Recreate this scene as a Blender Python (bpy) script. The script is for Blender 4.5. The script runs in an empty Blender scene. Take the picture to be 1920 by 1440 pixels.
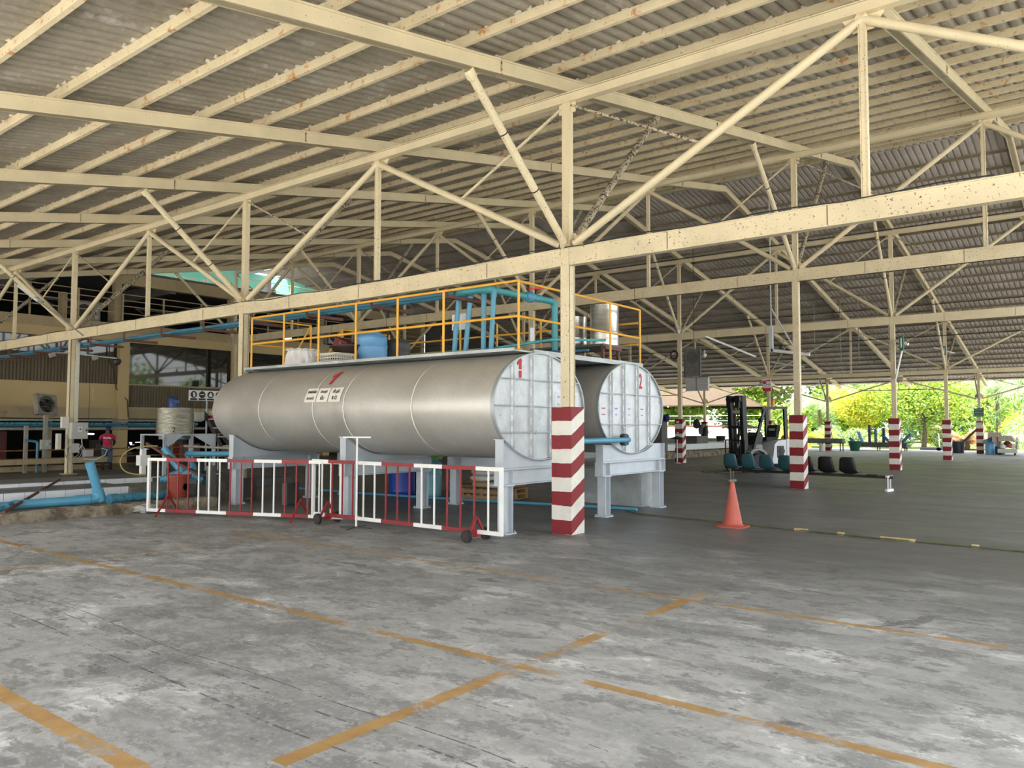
import bpy, math, random
from mathutils import Vector, Matrix, Euler
random.seed(7)
PI = math.pi
C = bpy.context.scene.collection
scn = bpy.context.scene
# ---------------------------------------------------------------- camera
cd = bpy.data.cameras.new('camera'); cam = bpy.data.objects.new('camera', cd); C.objects.link(cam)
cd.sensor_width = 36; cd.lens = 27.45; cd.clip_end = 600; cd.clip_start = .05
cam.matrix_world = (Matrix.Translation((0, 0, 1.6)) @ Matrix.Rotation(math.radians(38.02), 4, 'Z')
                    @ Matrix.Rotation(math.radians(93.01), 4, 'X') @ Matrix.Rotation(math.radians(.105), 4, 'Z'))
scn.camera = cam
# ---------------------------------------------------------------- sky, sun, exposure
w = bpy.data.worlds.new('world'); scn.world = w; w.use_nodes = True
wn = w.node_tree.nodes; wl = w.node_tree.links
sky = wn.new('ShaderNodeTexSky'); sky.sky_type = 'NISHITA'; sky.sun_disc = False
sky.sun_elevation = math.radians(58); sky.sun_rotation = math.radians(150); sky.dust_density = 4; sky.air_density = 1.1; sky.ozone_density = 1
hz = wn.new('ShaderNodeMix'); hz.data_type = 'RGBA'; hz.inputs[0].default_value = .45
hz.inputs[7].default_value = (8.6, 8.8, 9.0, 1)
wl.new(sky.outputs[0], hz.inputs[6]); wl.new(hz.outputs[2], wn['Background'].inputs[0])
wn['Background'].inputs[1].default_value = .30
sd = bpy.data.lights.new('sun', 'SUN'); sun = bpy.data.objects.new('sun', sd); C.objects.link(sun)
sd.energy = 9.5; sd.angle = math.radians(1.5); sd.color = (1, .95, .86)
sun.rotation_euler = Vector((.40, -.38, 1.35)).to_track_quat('Z', 'Y').to_euler()
vs = scn.view_settings; vs.view_transform = 'Standard'; vs.look = 'None'; vs.gamma = 1; vs.use_curve_mapping = False
vs.exposure = 1.05
# ---------------------------------------------------------------- material helpers
MC = {}
class NM:
    def __init__(s, name, rough=.6, metal=0.0):
        s.m = bpy.data.materials.new(name); s.m.use_nodes = True
        s.n = s.m.node_tree.nodes; s.l = s.m.node_tree.links
        s.b = s.n['Principled BSDF']; s.b.inputs['Roughness'].default_value = rough
        s.b.inputs['Metallic'].default_value = metal
        g = s.n.new('ShaderNodeNewGeometry'); s.pos = g.outputs['Position']; s.nor = g.outputs['Normal']
        s.xyz = None
    def inp(s, sock, v):
        if hasattr(v, 'is_linked') or isinstance(v, bpy.types.NodeSocket): s.l.new(v, sock)
        elif isinstance(v, (tuple, list)) and len(v) == 3 and sock.type == 'RGBA': sock.default_value = (*v, 1)
        else: sock.default_value = v
    def math(s, op, a, b=0.0, c=None):
        n = s.n.new('ShaderNodeMath'); n.operation = op; s.inp(n.inputs[0], a); s.inp(n.inputs[1], b)
        if c is not None: s.inp(n.inputs[2], c)
        return n.outputs[0]
    def sep(s):
        if not s.xyz:
            n = s.n.new('ShaderNodeSeparateXYZ'); s.l.new(s.pos, n.inputs[0]); s.xyz = n.outputs
        return s.xyz
    def scaled(s, k):
        n = s.n.new('ShaderNodeMapping'); n.inputs['Scale'].default_value = k; s.l.new(s.pos, n.inputs[0]); return n.outputs[0]
    def noise(s, scale, detail=3, rough=.55, vec=None, dist=0):
        n = s.n.new('ShaderNodeTexNoise'); n.inputs['Scale'].default_value = scale; n.inputs['Detail'].default_value = detail
        n.inputs['Roughness'].default_value = rough; n.inputs['Distortion'].default_value = dist
        s.l.new(vec if vec is not None else s.pos, n.inputs['Vector']); return n.outputs[0]
    def vor(s, scale, vec=None):
        n = s.n.new('ShaderNodeTexVoronoi'); n.inputs['Scale'].default_value = scale
        s.l.new(vec if vec is not None else s.pos, n.inputs['Vector']); return n.outputs[0]
    def step(s, v, lo, hi):
        n = s.n.new('ShaderNodeMapRange'); n.clamp = True; s.inp(n.inputs[0], v); n.inputs[1].default_value = lo; n.inputs[2].default_value = hi
        return n.outputs[0]
    def mix(s, f, a, b):
        n = s.n.new('ShaderNodeMix'); n.data_type = 'RGBA'; s.inp(n.inputs[0], f); s.inp(n.inputs[6], a); s.inp(n.inputs[7], b); return n.outputs[2]
    def color(s, v): s.inp(s.b.inputs['Base Color'], v)
    def bump(s, h, st=.3, d=.01):
        n = s.n.new('ShaderNodeBump'); n.inputs['Strength'].default_value = st; n.inputs['Distance'].default_value = d
        s.l.new(h, n.inputs['Height']); s.l.new(n.outputs[0], s.b.inputs['Normal'])
def paint(name, col, rough=.5, metal=0.0, var=.12, scale=3.0, spots=None, bump=0):
    """plain colour with a little wear; spots = (colour, scale, threshold[, softness])"""
    if name in MC: return MC[name]
    k = NM(name, rough, metal)
    d = tuple(max(0, c * (1 - var)) for c in col); u = tuple(min(1, c * (1 + var)) for c in col)
    n = k.noise(scale, 4); c = k.mix(k.step(n, .3, .7), d, u)
    for sp in (spots or []):
        ns = k.noise(sp[1], 5, .65); c = k.mix(k.step(ns, sp[2], sp[2] + (sp[3] if len(sp) > 3 else .03)), c, sp[0])
    k.color(c)
    if bump: k.bump(k.noise(scale * 8, 4), bump)
    MC[name] = k.m; return k.m
CREAM = (.655, .565, .37)
def M(n): return MC[n]
paint('cream paint', CREAM, .5, 0, .08, 2, [((.10, .075, .05), 38, .66, .03)])
paint('speckled cream', CREAM, .5, 0, .10, 2, [((.07, .055, .04), 34, .625, .02), ((.34, .19, .09), 5, .66, .08)])
paint('rusty cream', CREAM, .55, 0, .10, 2, [((.50, .25, .10), 7, .575, .10), ((.34, .12, .05), 21, .625, .05)])
paint('shade-darkened brown', (.23, .185, .12), .7, 0, .2, 2, [((.40, .34, .23), 9, .60, .08)])  # brown darkened for the unlit faces of the far-slope purlins
paint('dark pitted', (.42, .36, .25), .6, 0, .2, 3, [((.05, .045, .04), 25, .52, .03)])
paint('grey steel paint', (.50, .54, .58), .45, 0, .08, 3, [((.30, .32, .34), 16, .68, .05)])
paint('white paint', (.80, .79, .74), .5, 0, .06, 5, [((.36, .33, .27), 26, .68, .04)])
paint('cement daub', (.66, .61, .50), .9, 0, .1, 20)
paint('red paint', (.26, .016, .020), .5, 0, .15, 5, [((.62, .35, .30), 34, .71, .03)])
paint('yellow rail paint', (.80, .42, .05), .45, 0, .07, 5, [((.30, .15, .05), 30, .72, .03)])
paint('blue pvc', (.045, .18, .27), .4, 0, .12, 3, [((.04, .11, .14), 6, .64, .10)])
paint('bright blue pvc', (.095, .32, .47), .38, 0, .06, 3, [((.06, .2, .28), 9, .70, .08)])
paint('dirty blue pvc', (.06, .25, .36), .55, 0, .25, 6, [((.03, .05, .06), 9, .52, .10)])
paint('teal pvc', (.07, .34, .38), .45, 0, .12, 4, [((.20, .16, .08), 12, .68, .06)])
paint('black rubber', (.018, .018, .018), .7, 0, .2, 8)
paint('black paint', (.014, .014, .016), .45, 0, .2, 8)
paint('dark iron', (.05, .042, .036), .6, .3, .25, 8)
paint('brown iron', (.13, .05, .035), .65, .1, .25, 8)
paint('grey box', (.50, .50, .46), .5, 0, .06, 5)
paint('pale plastic', (.62, .60, .50), .5, 0, .06, 5)
paint('paper', (.72, .73, .76), .8, 0, .03, 5)
paint('cream paper', (.78, .74, .66), .7, 0, .03, 5)
paint('white tile', (.72, .75, .78), .3, 0, .04, 2, [((.42, .42, .40), 4, .68, .12)])
paint('grey tile', (.13, .13, .135), .45, 0, .2, 3)
paint('wet concrete', (.085, .082, .078), .55, 0, .3, 2)
paint('cream wall', (.52, .40, .21), .8, 0, .08, .6, [((.34, .26, .15), 3, .66, .12)])
paint('cream ledge', (.40, .32, .19), .8, 0, .12, .8, [((.2, .16, .10), 4, .6, .15)])
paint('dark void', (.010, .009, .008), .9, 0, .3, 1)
paint('brown floor', (.05, .045, .04), .8, 0, .3, 1)
paint('ceiling panel', (.14, .14, .135), .8, 0, .08, .5)
paint('dark steel', (.10, .10, .10), .6, .2, .15, 3)
paint('grey pipe', (.28, .26, .22), .6, 0, .2, 6)
paint('old yellow rail', (.24, .12, .03), .6, 0, .3, 6)
paint('pink shirt', (.48, .02, .08), .85, 0, .08, 10)
paint('navy cloth', (.015, .015, .14), .85, 0, .08, 10)
paint('denim', (.085, .12, .18), .9, 0, .2, 20)
paint('skin', (.22, .10, .06), .6, 0, .06, 10)
paint('orange plastic', (.44, .085, .05), .5, 0, .12, 5, [((.30, .06, .04), 14, .66, .08)])
paint('red plastic', (.28, .045, .022), .5, 0, .15, 5, [((.14, .05, .03), 10, .62, .1)])
paint('blue plastic', (.012, .07, .42), .35, 0, .08, 4)
paint('light blue plastic', (.16, .42, .74), .4, 0, .08, 4, [((.10, .24, .42), 8, .66, .06)])
paint('translucent drum', (.20, .45, .55), .4, 0, .12, 4)
paint('green plastic', (.01, .10, .06), .4, 0, .1, 4)
paint('lime plastic', (.25, .62, .10), .4, 0, .08, 4)
paint('dark tub plastic', (.03, .035, .05), .45, 0, .1, 4)
paint('maroon plastic', (.15, .02, .02), .5, 0, .15, 5)
paint('dark brown plastic', (.05, .028, .022), .5, 0, .15, 5)
paint('teal seat', (.045, .15, .19), .35, 0, .08, 5)
paint('black seat', (.008, .009, .010), .4, 0, .08, 5)
paint('sack white', (.74, .73, .72), .8, 0, .08, 8, bump=.3)
paint('sack tan', (.40, .28, .14), .85, 0, .15, 8, bump=.3)
paint('pallet wood', (.33, .21, .10), .8, 0, .25, 9)
paint('grey wood', (.16, .15, .13), .85, 0, .25, 9)
paint('galvanised', (.40, .43, .43), .5, .5, .22, 2.5, [((.55, .58, .57), 5, .6, .1)])
paint('forklift white', (.60, .61, .62), .4, 0, .05, 4)
paint('forklift grey', (.20, .20, .20), .5, 0, .1, 4)
paint('amber', (.75, .20, .03), .3)
paint('motor blue', (.02, .06, .25), .4, 0, .1, 4)
paint('bark', (.11, .085, .06), .9, 0, .3, 8, bump=.6)
paint('dry grass', (.36, .23, .10), .9, 0, .3, 8)
paint('rock', (.42, .41, .37), .9, 0, .25, 9, bump=.8)
paint('hose green', (.10, .11, .05), .5, 0, .2, 6)
paint('hose yellow', (.35, .30, .08), .5, 0, .1, 6)
paint('tape tan', (.48, .36, .18), .7, 0, .2, 12)
paint('red letters', (.52, .03, .045), .6, 0, .12, 20)
paint('black letters', (.02, .02, .02), .6)
paint('white letters', (.75, .76, .76), .6)
paint('blue letters', (.08, .16, .55), .6)
paint('sign green', (.015, .12, .07), .5)
paint('sign red', (.60, .04, .03), .5)
paint('sign white', (.78, .78, .76), .5)
paint('turquoise wall', (.17, .50, .38), .8, 0, .12, 1)
paint('fan blade', (.03, .028, .024), .5, 0, .1)
paint('white metal', (.72, .73, .73), .4, 0, .05)
paint('ac white', (.50, .50, .48), .5, 0, .05)
paint('pavilion roof', (.062, .042, .024), .9, 0, .15, 2)
paint('tarp', (.42, .36, .29), .8, 0, .15, 4)
def em(name, col, st):
    k = NM(name); k.b.inputs['Base Color'].default_value = (*col, 1); k.b.inputs['Emission Color'].default_value = (*col, 1)
    k.b.inputs['Emission Strength'].default_value = st; MC[name] = k.m
em('lit tube', (.9, .95, 1), 3.0)
# brushed aluminium tank paint, darker streaks that run round the shell
k = NM('tank aluminium', .44, .5); n = k.noise(1.2, 5, .6); st = k.noise(3.0, 4, .6, k.scaled((9, .6, .6)))
c = k.mix(k.step(n, .3, .7), (.56, .535, .475), (.70, .68, .63)); c = k.mix(k.step(st, .66, .80), c, (.36, .34, .30))
fine = k.noise(60, 4, .7, k.scaled((1, .35, .35))); c = k.mix(k.math('MULTIPLY', k.step(fine, .5, .75), .35), c, (.30, .29, .27)); k.color(c)
k.inp(k.b.inputs['Roughness'], k.math('MULTIPLY_ADD', n, .25, .33)); k.bump(fine, .12, .004); MC[k.m.name] = k.m
k = NM('tank end steel', .42, .15); n = k.noise(4, 5, .65); c = k.mix(k.step(n, .35, .65), (.50, .53, .555), (.64, .675, .70))
c = k.mix(k.step(k.noise(9, 4), .64, .74), c, (.36, .37, .37)); k.color(c); MC[k.m.name] = k.m
k = NM('weld white', .45); k.color((.92, .90, .84)); MC[k.m.name] = k.m
k = NM('stainless', .28, .95); n = k.noise(2, 4, .6, k.scaled((1, 1, 9))); k.color(k.mix(k.step(n, .35, .65), (.50, .49, .46), (.70, .69, .66))); MC[k.m.name] = k.m
k = NM('ribbed stainless', .33, .85); n = k.noise(9, 4, .6, k.scaled((.5, .5, 7))); k.color(k.mix(k.step(n, .35, .65), (.30, .28, .22), (.62, .60, .50))); k.bump(n, .8, .02); MC[k.m.name] = k.m
k = NM('tinted glass', .03, 0); k.color((.010, .014, .012)); k.b.inputs['Specular IOR Level'].default_value = .9; MC[k.m.name] = k.m
k = NM('pale glass', .05, 0); k.color((.20, .25, .34)); MC[k.m.name] = k.m
# red and white hazard bands round a column foot: level on the faces along X, slanting up on the faces along Y
k = NM('hazard bands', .6)
tc = k.n.new('ShaderNodeTexCoord'); sx = k.n.new('ShaderNodeSeparateXYZ'); k.l.new(tc.outputs['Object'], sx.inputs[0])
sn = k.n.new('ShaderNodeSeparateXYZ'); k.l.new(k.nor, sn.inputs[0])
side = k.math('GREATER_THAN', k.math('ABSOLUTE', sn.outputs[0]), .7)
wob = k.math('MULTIPLY', k.math('SUBTRACT', k.noise(5, 2), .5), .03)
z = k.math('SUBTRACT', k.math('ADD', sx.outputs[2], wob), k.math('MULTIPLY', side, k.math('MULTIPLY', k.math('ADD', sx.outputs[1], .175), .56)))
fr = k.math('FRACT', k.math('DIVIDE', k.math('SUBTRACT', 1.8701, k.math('SUBTRACT', z, 4.155)), .4155))
red = k.math('LESS_THAN', fr, .5)
wear = k.step(k.noise(14, 5, .7), .62, .70)
wh = k.mix(wear, (.74, .71, .63), (.50, .47, .40)); wh = k.mix(k.step(k.noise(2, 4), .45, .7), wh, (.60, .57, .50))
rd = k.mix(wear, (.215, .010, .014), (.32, .055, .05)); k.color(k.mix(red, wh, rd)); MC[k.m.name] = k.m
# fibre-cement roofing, seen from below
k = NM('fibre cement', .9); n = k.noise(.8, 5, .6); st = k.noise(2.2, 5, .65, k.scaled((4, .5, 1)))
c = k.mix(k.step(n, .3, .7), (.27, .235, .175), (.40, .36, .285)); c = k.mix(k.step(st, .55, .75), c, (.20, .165, .12)); c = k.mix(k.step(k.noise(1.6, 5, .7), .60, .70), c, (.50, .46, .41)); c = k.mix(k.math('MULTIPLY', k.step(k.noise(14, 5, .7), .5, .7), .4), c, (.48, .44, .36))
k.color(c); MC[k.m.name] = k.m
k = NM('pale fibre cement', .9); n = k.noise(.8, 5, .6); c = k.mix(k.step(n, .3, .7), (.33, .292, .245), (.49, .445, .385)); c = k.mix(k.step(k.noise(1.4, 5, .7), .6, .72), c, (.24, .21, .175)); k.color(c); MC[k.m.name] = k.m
k = NM('brown sheet', .7); x = k.sep(); wv = k.math('ABSOLUTE', k.math('SINE', k.math('MULTIPLY', x[1], 26.0)))
n = k.noise(6, 3, .6, k.scaled((1, 4, .15))); k.color(k.mix(k.step(n, .3, .7), (.085, .064, .038), (.155, .122, .078))); k.bump(wv, .8, .03); MC[k.m.name] = k.m
# worn concrete yard with painted yellow lines, tyre tracks, oil drips
k = NM('yard concrete', .62); x = k.sep()
big = k.noise(.16, 4, .6); mid = k.noise(.55, 6, .62, k.scaled((.7, 1.3, 1)), .6); fin = k.noise(9, 6, .7); str_ = k.noise(3.2, 5, .65, k.scaled((.55, 1.8, 1)), .4)
base = k.mix(k.step(mid, .35, .65), (.25, .252, .238), (.40, .402, .385))
base = k.mix(k.math('MULTIPLY', k.step(str_, .42, .66), .6), base, (.50, .50, .48))
bx = k.math('ADD', k.math('MULTIPLY', mid, .6), k.math('MULTIPLY', str_, .4))
sh = k.noise(1.15, 9, .72, k.scaled((.8, 1.25, 1)), .3); base = k.mix(k.step(sh, .50, .535), base, (.47, .47, .45)); base = k.mix(k.step(sh, .585, .60), base, (.66, .66, .635)); base = k.mix(k.math('MULTIPLY', k.step(k.noise(2.6, 9, .75, k.scaled((.8, 1.5, 1))), .53, .56), .7), base, (.20, .20, .192))
dk = k.math('MULTIPLY', k.step(big, .52, .62), k.step(k.noise(1.7, 6, .7, None, .8), .40, .58)); base = k.mix(k.math('MULTIPLY', dk, .6), base, (.16, .16, .155))
pt = k.step(k.noise(.9, 3, .5, k.scaled((1, 1.5, 1)), 1.2), .67, .685); base = k.mix(k.math('MULTIPLY', pt, .75), base, (.15, .15, .15))
base = k.mix(k.math('MULTIPLY', k.step(fin, .50, .70), .45), base, (.14, .14, .135)); base = k.mix(k.math('MULTIPLY', k.step(k.noise(26, 4, .7), .54, .68), .5), base, (.56, .56, .53))
# drips
vd = k.vor(6.5, k.scaled((1, 1, 0))); dm = k.math('MULTIPLY', k.math('LESS_THAN', vd, k.math('MULTIPLY_ADD', k.noise(3, 2), .22, -.055)), k.step(k.noise(.5, 3), .44, .56)); base = k.mix(k.math('MULTIPLY', dm, .75), base, (.06, .06, .06))
# daylight fall-off put into the colour: darker mid-hall, paler again by the far eave
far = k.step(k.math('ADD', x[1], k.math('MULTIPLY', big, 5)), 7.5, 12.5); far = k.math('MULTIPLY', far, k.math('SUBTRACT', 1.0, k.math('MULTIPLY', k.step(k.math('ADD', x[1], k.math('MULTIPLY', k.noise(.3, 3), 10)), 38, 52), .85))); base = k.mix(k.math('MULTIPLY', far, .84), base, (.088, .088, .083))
# tyre tracks along X
for y0, wd, th in ((3.0, .005, .42), (2.86, .007, .50), (2.62, .006, .46), (3.4, .004, .50), (2.45, .008, .54), (5.3, .005, .52)):
    yy = k.math('ADD', x[1], k.math('MULTIPLY', k.math('SUBTRACT', k.noise(.35, 1), .5), .5))
    ln = k.math('LESS_THAN', k.math('ABSOLUTE', k.math('SUBTRACT', yy, y0)), wd)
    on = k.step(k.noise(6, 5, .8, k.scaled((1, .1, 1))), th, th + .06); base = k.mix(k.math('MULTIPLY', k.math('MULTIPLY', ln, on), .75), base, (.05, .05, .05))
ocr = k.mix(k.step(k.noise(4, 4), .35, .65), (.36, .19, .045), (.47, .28, .085))
edge = k.math('MULTIPLY', k.math('SUBTRACT', k.noise(14, 3, .7), .5), .045)
def line(ax, pos, hw, lo, hi, thr):
    global base
    a, b = (x[1], x[0]) if ax == 'Y' else (x[0], x[1])
    m = k.math('LESS_THAN', k.math('ABSOLUTE', k.math('SUBTRACT', k.math('ADD', a, edge), pos)), hw)
    m = k.math('MULTIPLY', m, k.math('MULTIPLY', k.math('GREATER_THAN', b, lo), k.math('LESS_THAN', b, hi)))
    m = k.math('MULTIPLY', m, k.step(k.noise(1.3, 6, .72), thr, thr + .09)); base = k.mix(k.math('MULTIPLY', m, .88), base, ocr)
line('Y', 4.2, .045, -14, 5, .38); line('Y', 6.72, .036, -10.5, -.7, .40); line('Y', 1.86, .055, -14, 5, .36)
line('X', -3.2, .055, 2.3, 6.7, .44); line('X', -3.2, .05, 6.8, 8.4, .50); line('X', -9.7, .028, 1.5, 8.2, .38)
k.color(base); k.inp(k.b.inputs['Roughness'], k.math('MULTIPLY_ADD', far, -.18, k.math('MULTIPLY_ADD', mid, -.3, .78))); k.bump(fin, .15, .004); MC[k.m.name] = k.m
k = NM('outdoor concrete', .8); k.color(k.mix(k.step(k.noise(.5, 5), .3, .7), (.52, .50, .46), (.66, .64, .60))); MC[k.m.name] = k.m
k = NM('kerb stone', .9); n = k.noise(4, 6, .7); c = k.mix(k.step(n, .40, .60), (.10, .08, .055), (.30, .25, .18)); k.color(c); k.bump(n, 1, .05); MC[k.m.name] = k.m
def leafmat(name, a, b, tr=.35):
    k = NM(name, .6); n = k.noise(1.1, 3); n2 = k.noise(9, 2); f = k.math('ADD', k.math('MULTIPLY', n, .5), k.math('MULTIPLY', n2, .5))
    k.color(k.mix(k.step(f, .38, .62), a, b))
    t = k.n.new('ShaderNodeBsdfTranslucent'); k.l.new(k.b.inputs['Base Color'].links[0].from_socket, t.inputs[0])
    mx = k.n.new('ShaderNodeMixShader'); mx.inputs[0].default_value = tr
    k.l.new(k.b.outputs[0], mx.inputs[1]); k.l.new(t.outputs[0], mx.inputs[2]); k.l.new(mx.outputs[0], k.n['Material Output'].inputs[0]); MC[name] = k.m
leafmat('leaf bright', (.22, .34, .035), (.42, .54, .07)); leafmat('leaf yellow', (.40, .40, .04), (.66, .60, .06)); leafmat('leaf mid', (.11, .22, .045), (.24, .38, .10))
leafmat('leaf pale', (.20, .32, .15), (.36, .48, .26)); leafmat('leaf dark', (.03, .08, .025), (.10, .19, .06)); leafmat('frond', (.16, .30, .10), (.34, .46, .20))
leafmat('dry leaf', (.30, .18, .08), (.50, .34, .18))
# ---------------------------------------------------------------- mesh builder
ROOT = {}
class MB:
    def __init__(s): s.v = []; s.f = []; s.mi = []; s.sm = []
    def add(s, vs, fs, m=0, smooth=False):
        o = len(s.v); s.v += [tuple(p) for p in vs]; s.f += [tuple(i + o for i in f) for f in fs]
        s.mi += [m] * len(fs); s.sm += [smooth] * len(fs); return s
    def box(s, c, d, R=None, m=0):
        c = Vector(c); h = [q / 2 for q in d]; vs = []
        for sx_ in (-1, 1):
            for sy in (-1, 1):
                for sz in (-1, 1):
                    p = Vector((sx_ * h[0], sy * h[1], sz * h[2])); vs.append(c + (R @ p if R else p))
        return s.add(vs, [(0, 1, 3, 2), (4, 6, 7, 5), (0, 4, 5, 1), (2, 3, 7, 6), (0, 2, 6, 4), (1, 5, 7, 3)], m)
    def b2(s, lo, hi, m=0): return s.box([(a + b) / 2 for a, b in zip(lo, hi)], [abs(b - a) for a, b in zip(lo, hi)], None, m)
    def frame(s, d, up=(0, 0, 1)):
        d = Vector(d).normalized(); u = Vector(up)
        if abs(d.dot(u)) > .99: u = Vector((0, 1, 0))
        sd_ = d.cross(u).normalized(); return d, sd_, sd_.cross(d).normalized()
    def bar(s, p, q, w_, h_, m=0, up=(0, 0, 1)):
        p, q = Vector(p), Vector(q); d, a, b = s.frame(q - p, up)
        R = Matrix((a, d, b)).transposed(); return s.box((p + q) / 2, (w_, (q - p).length, h_), R, m)
    def ibar(s, p, q, w_, h_, t=.012, m=0, up=(0, 0, 1)):
        p, q = Vector(p), Vector(q); d, a, b = s.frame(q - p, up)
        for o in (-1, 1): s.bar(p + b * o * (h_ - t) / 2, q + b * o * (h_ - t) / 2, w_, t, m, up)
        return s.bar(p, q, t, h_ - 2 * t, m, up)
    def cbar(s, p, q, w_, h_, t=.012, side=1, m=0, up=(0, 0, 1)):
        p, q = Vector(p), Vector(q); d, a, b = s.frame(q - p, up)
        for o in (-1, 1): s.bar(p + b * o * (h_ - t) / 2, q + b * o * (h_ - t) / 2, w_, t, m, up)
        e = a * side * (w_ - t) / 2; return s.bar(p + e, q + e, t, h_ - 2 * t, m, up)
    def tube(s, p, q, r, n=10, r2=None, m=0, caps=True):
        p, q = Vector(p), Vector(q); r2 = r if r2 is None else r2; d, a, b = s.frame(q - p); vs = []
        for c, rr in ((p, r), (q, r2)):
            for i in range(n):
                t = 2 * PI * i / n; vs.append(c + a * rr * math.cos(t) + b * rr * math.sin(t))
        s.add(vs, [(i, (i + 1) % n, n + (i + 1) % n, n + i) for i in range(n)], m, True)
        if caps: s.add(vs, [tuple(range(n))[::-1], tuple(range(n, 2 * n))], m)
        return s
    def path(s, pts, r, n=8, m=0, rs=None):
        pts = [Vector(p) for p in pts]; vs = []; fs = []; L = len(pts); pa = None
        for i, p in enumerate(pts):
            d = (pts[min(i + 1, L - 1)] - pts[max(i - 1, 0)]).normalized()
            if pa is None: _, a, b = s.frame(d)
            else:
                a = (pa - d * pa.dot(d)).normalized(); b = a.cross(d).normalized()
            pa = a; rr = rs[i] if rs else r
            for j in range(n):
                t = 2 * PI * j / n; vs.append(p + a * rr * math.cos(t) + b * rr * math.sin(t))
        for i in range(L - 1):
            for j in range(n): fs.append((i * n + j, i * n + (j + 1) % n, (i + 1) * n + (j + 1) % n, (i + 1) * n + j))
        s.add(vs, fs, m, True); s.add(vs, [tuple(range(n))[::-1], tuple(range((L - 1) * n, L * n))], m); return s
    def lathe(s, prof, c=(0, 0, 0), n=24, m=0, axis='Z', sx_=1, sy=1, smooth=True):
        vs = []; fs = []
        for r, z_ in prof:
            for i in range(n):
                t = 2 * PI * i / n; p = (r * math.cos(t) * sx_, r * math.sin(t) * sy, z_)
                if axis == 'X': p = (p[2], p[0], p[1])
                if axis == 'Y': p = (p[1], p[2], p[0])
                vs.append((p[0] + c[0], p[1] + c[1], p[2] + c[2]))
        for k_ in range(len(prof) - 1):
            for i in range(n): fs.append((k_ * n + i, k_ * n + (i + 1) % n, (k_ + 1) * n + (i + 1) % n, (k_ + 1) * n + i))
        s.add(vs, fs, m, smooth)
        if prof[0][0] > 1e-4: s.add(vs[:n], [tuple(range(n))[::-1]], m)
        if prof[-1][0] > 1e-4: s.add(vs[-n:], [tuple(range(n))], m)
        return s
    def prism(s, poly, o, u, v_, th, m=0):
        o, u, v_ = Vector(o), Vector(u).normalized(), Vector(v_).normalized(); w_ = u.cross(v_); n = len(poly)
        a = [o + u * p[0] + v_ * p[1] for p in poly]; b = [p + w_ * th for p in a]
        s.add(a + b, [tuple(range(n))[::-1], tuple(range(n, 2 * n))] + [(i, (i + 1) % n, n + (i + 1) % n, n + i) for i in range(n)], m); return s
    def build(s, name, mats, parent=None, loc=None, sharp=35):
        me = bpy.data.meshes.new(name); o = bpy.data.objects.new(name, me)
        if parent is not None:
            r = parent
            while r.parent: r = r.parent
            T = (Matrix.Translation(r.location) @ r.rotation_euler.to_matrix().to_4x4()).inverted(); o.parent = parent
            if r.type == 'MESH' and 'orig' not in ROOT.get(r.name, ()): pass
        else:
            if loc is None and s.v:
                xs = [p[0] for p in s.v]; ys = [p[1] for p in s.v]; zs = [p[2] for p in s.v]
                loc = ((min(xs) + max(xs)) / 2, (min(ys) + max(ys)) / 2, min(zs))
            o.location = loc or (0, 0, 0); T = Matrix.Translation(o.location).inverted()
        me.from_pydata([T @ Vector(p) for p in s.v], [], s.f)
        for mt in (mats if isinstance(mats, (list, tuple)) else [mats]): me.materials.append(MC[mt] if isinstance(mt, str) else mt)
        me.polygons.foreach_set('material_index', s.mi); me.polygons.foreach_set('use_smooth', s.sm)
        me.validate(); me.update()
        if any(s.sm): me.set_sharp_from_angle(angle=math.radians(sharp))
        C.objects.link(o); return o
def thing(name, label, cat, loc=(0, 0, 0), rz=0, group=None):
    o = bpy.data.objects.new(name, None); C.objects.link(o); o.empty_display_size = .2
    o.location = loc; o.rotation_euler = (0, 0, rz); o['label'] = label; o['category'] = cat
    if group: o['group'] = group
    return o
def tag(o, label, cat, group=None, kind=None):
    o['label'] = label; o['category'] = cat
    if group: o['group'] = group
    if kind: o['kind'] = kind
    return o
def struct(o): o['kind'] = 'structure'; return o
def dup(root, loc, rz=None, label=None):
    r = root.copy(); C.objects.link(r); r.location = loc
    if rz is not None: r.rotation_euler = (0, 0, rz)
    if label: r['label'] = label
    for ch in list(root.children):
        c_ = ch.copy(); C.objects.link(c_); c_.parent = r
        for g in ch.children:
            d = g.copy(); C.objects.link(d); d.parent = c_
    return r
def text(body, o, u, v_, size, mat, parent, name='lettering', sxx=1.0, align='CENTER', th=.002, bold=0):
    """lettering standing on the plane (o; u right, v up), as a mesh"""
    cu = bpy.data.curves.new(name, 'FONT'); cu.body = body; cu.size = size; cu.align_x = align; cu.align_y = 'CENTER'; cu.extrude = th; cu.offset = bold; cu.resolution_u = 3
    tmp = bpy.data.objects.new('tmp', cu); C.objects.link(tmp)
    bpy.context.view_layer.update(); dg = bpy.context.evaluated_depsgraph_get(); me = bpy.data.meshes.new_from_object(tmp.evaluated_get(dg))
    bpy.data.objects.remove(tmp); me.name = name
    u, v_ = Vector(u).normalized(), Vector(v_).normalized(); w_ = u.cross(v_); o = Vector(o)
    r = parent
    while r.parent: r = r.parent
    T = (Matrix.Translation(r.location) @ r.rotation_euler.to_matrix().to_4x4()).inverted()
    for p in me.vertices: p.co = T @ (o + u * p.co.x * sxx + v_ * p.co.y + w_ * p.co.z)
    me.materials.clear(); me.materials.append(MC[mat]); ob = bpy.data.objects.new(name, me); C.objects.link(ob); ob.parent = parent; return ob
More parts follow.
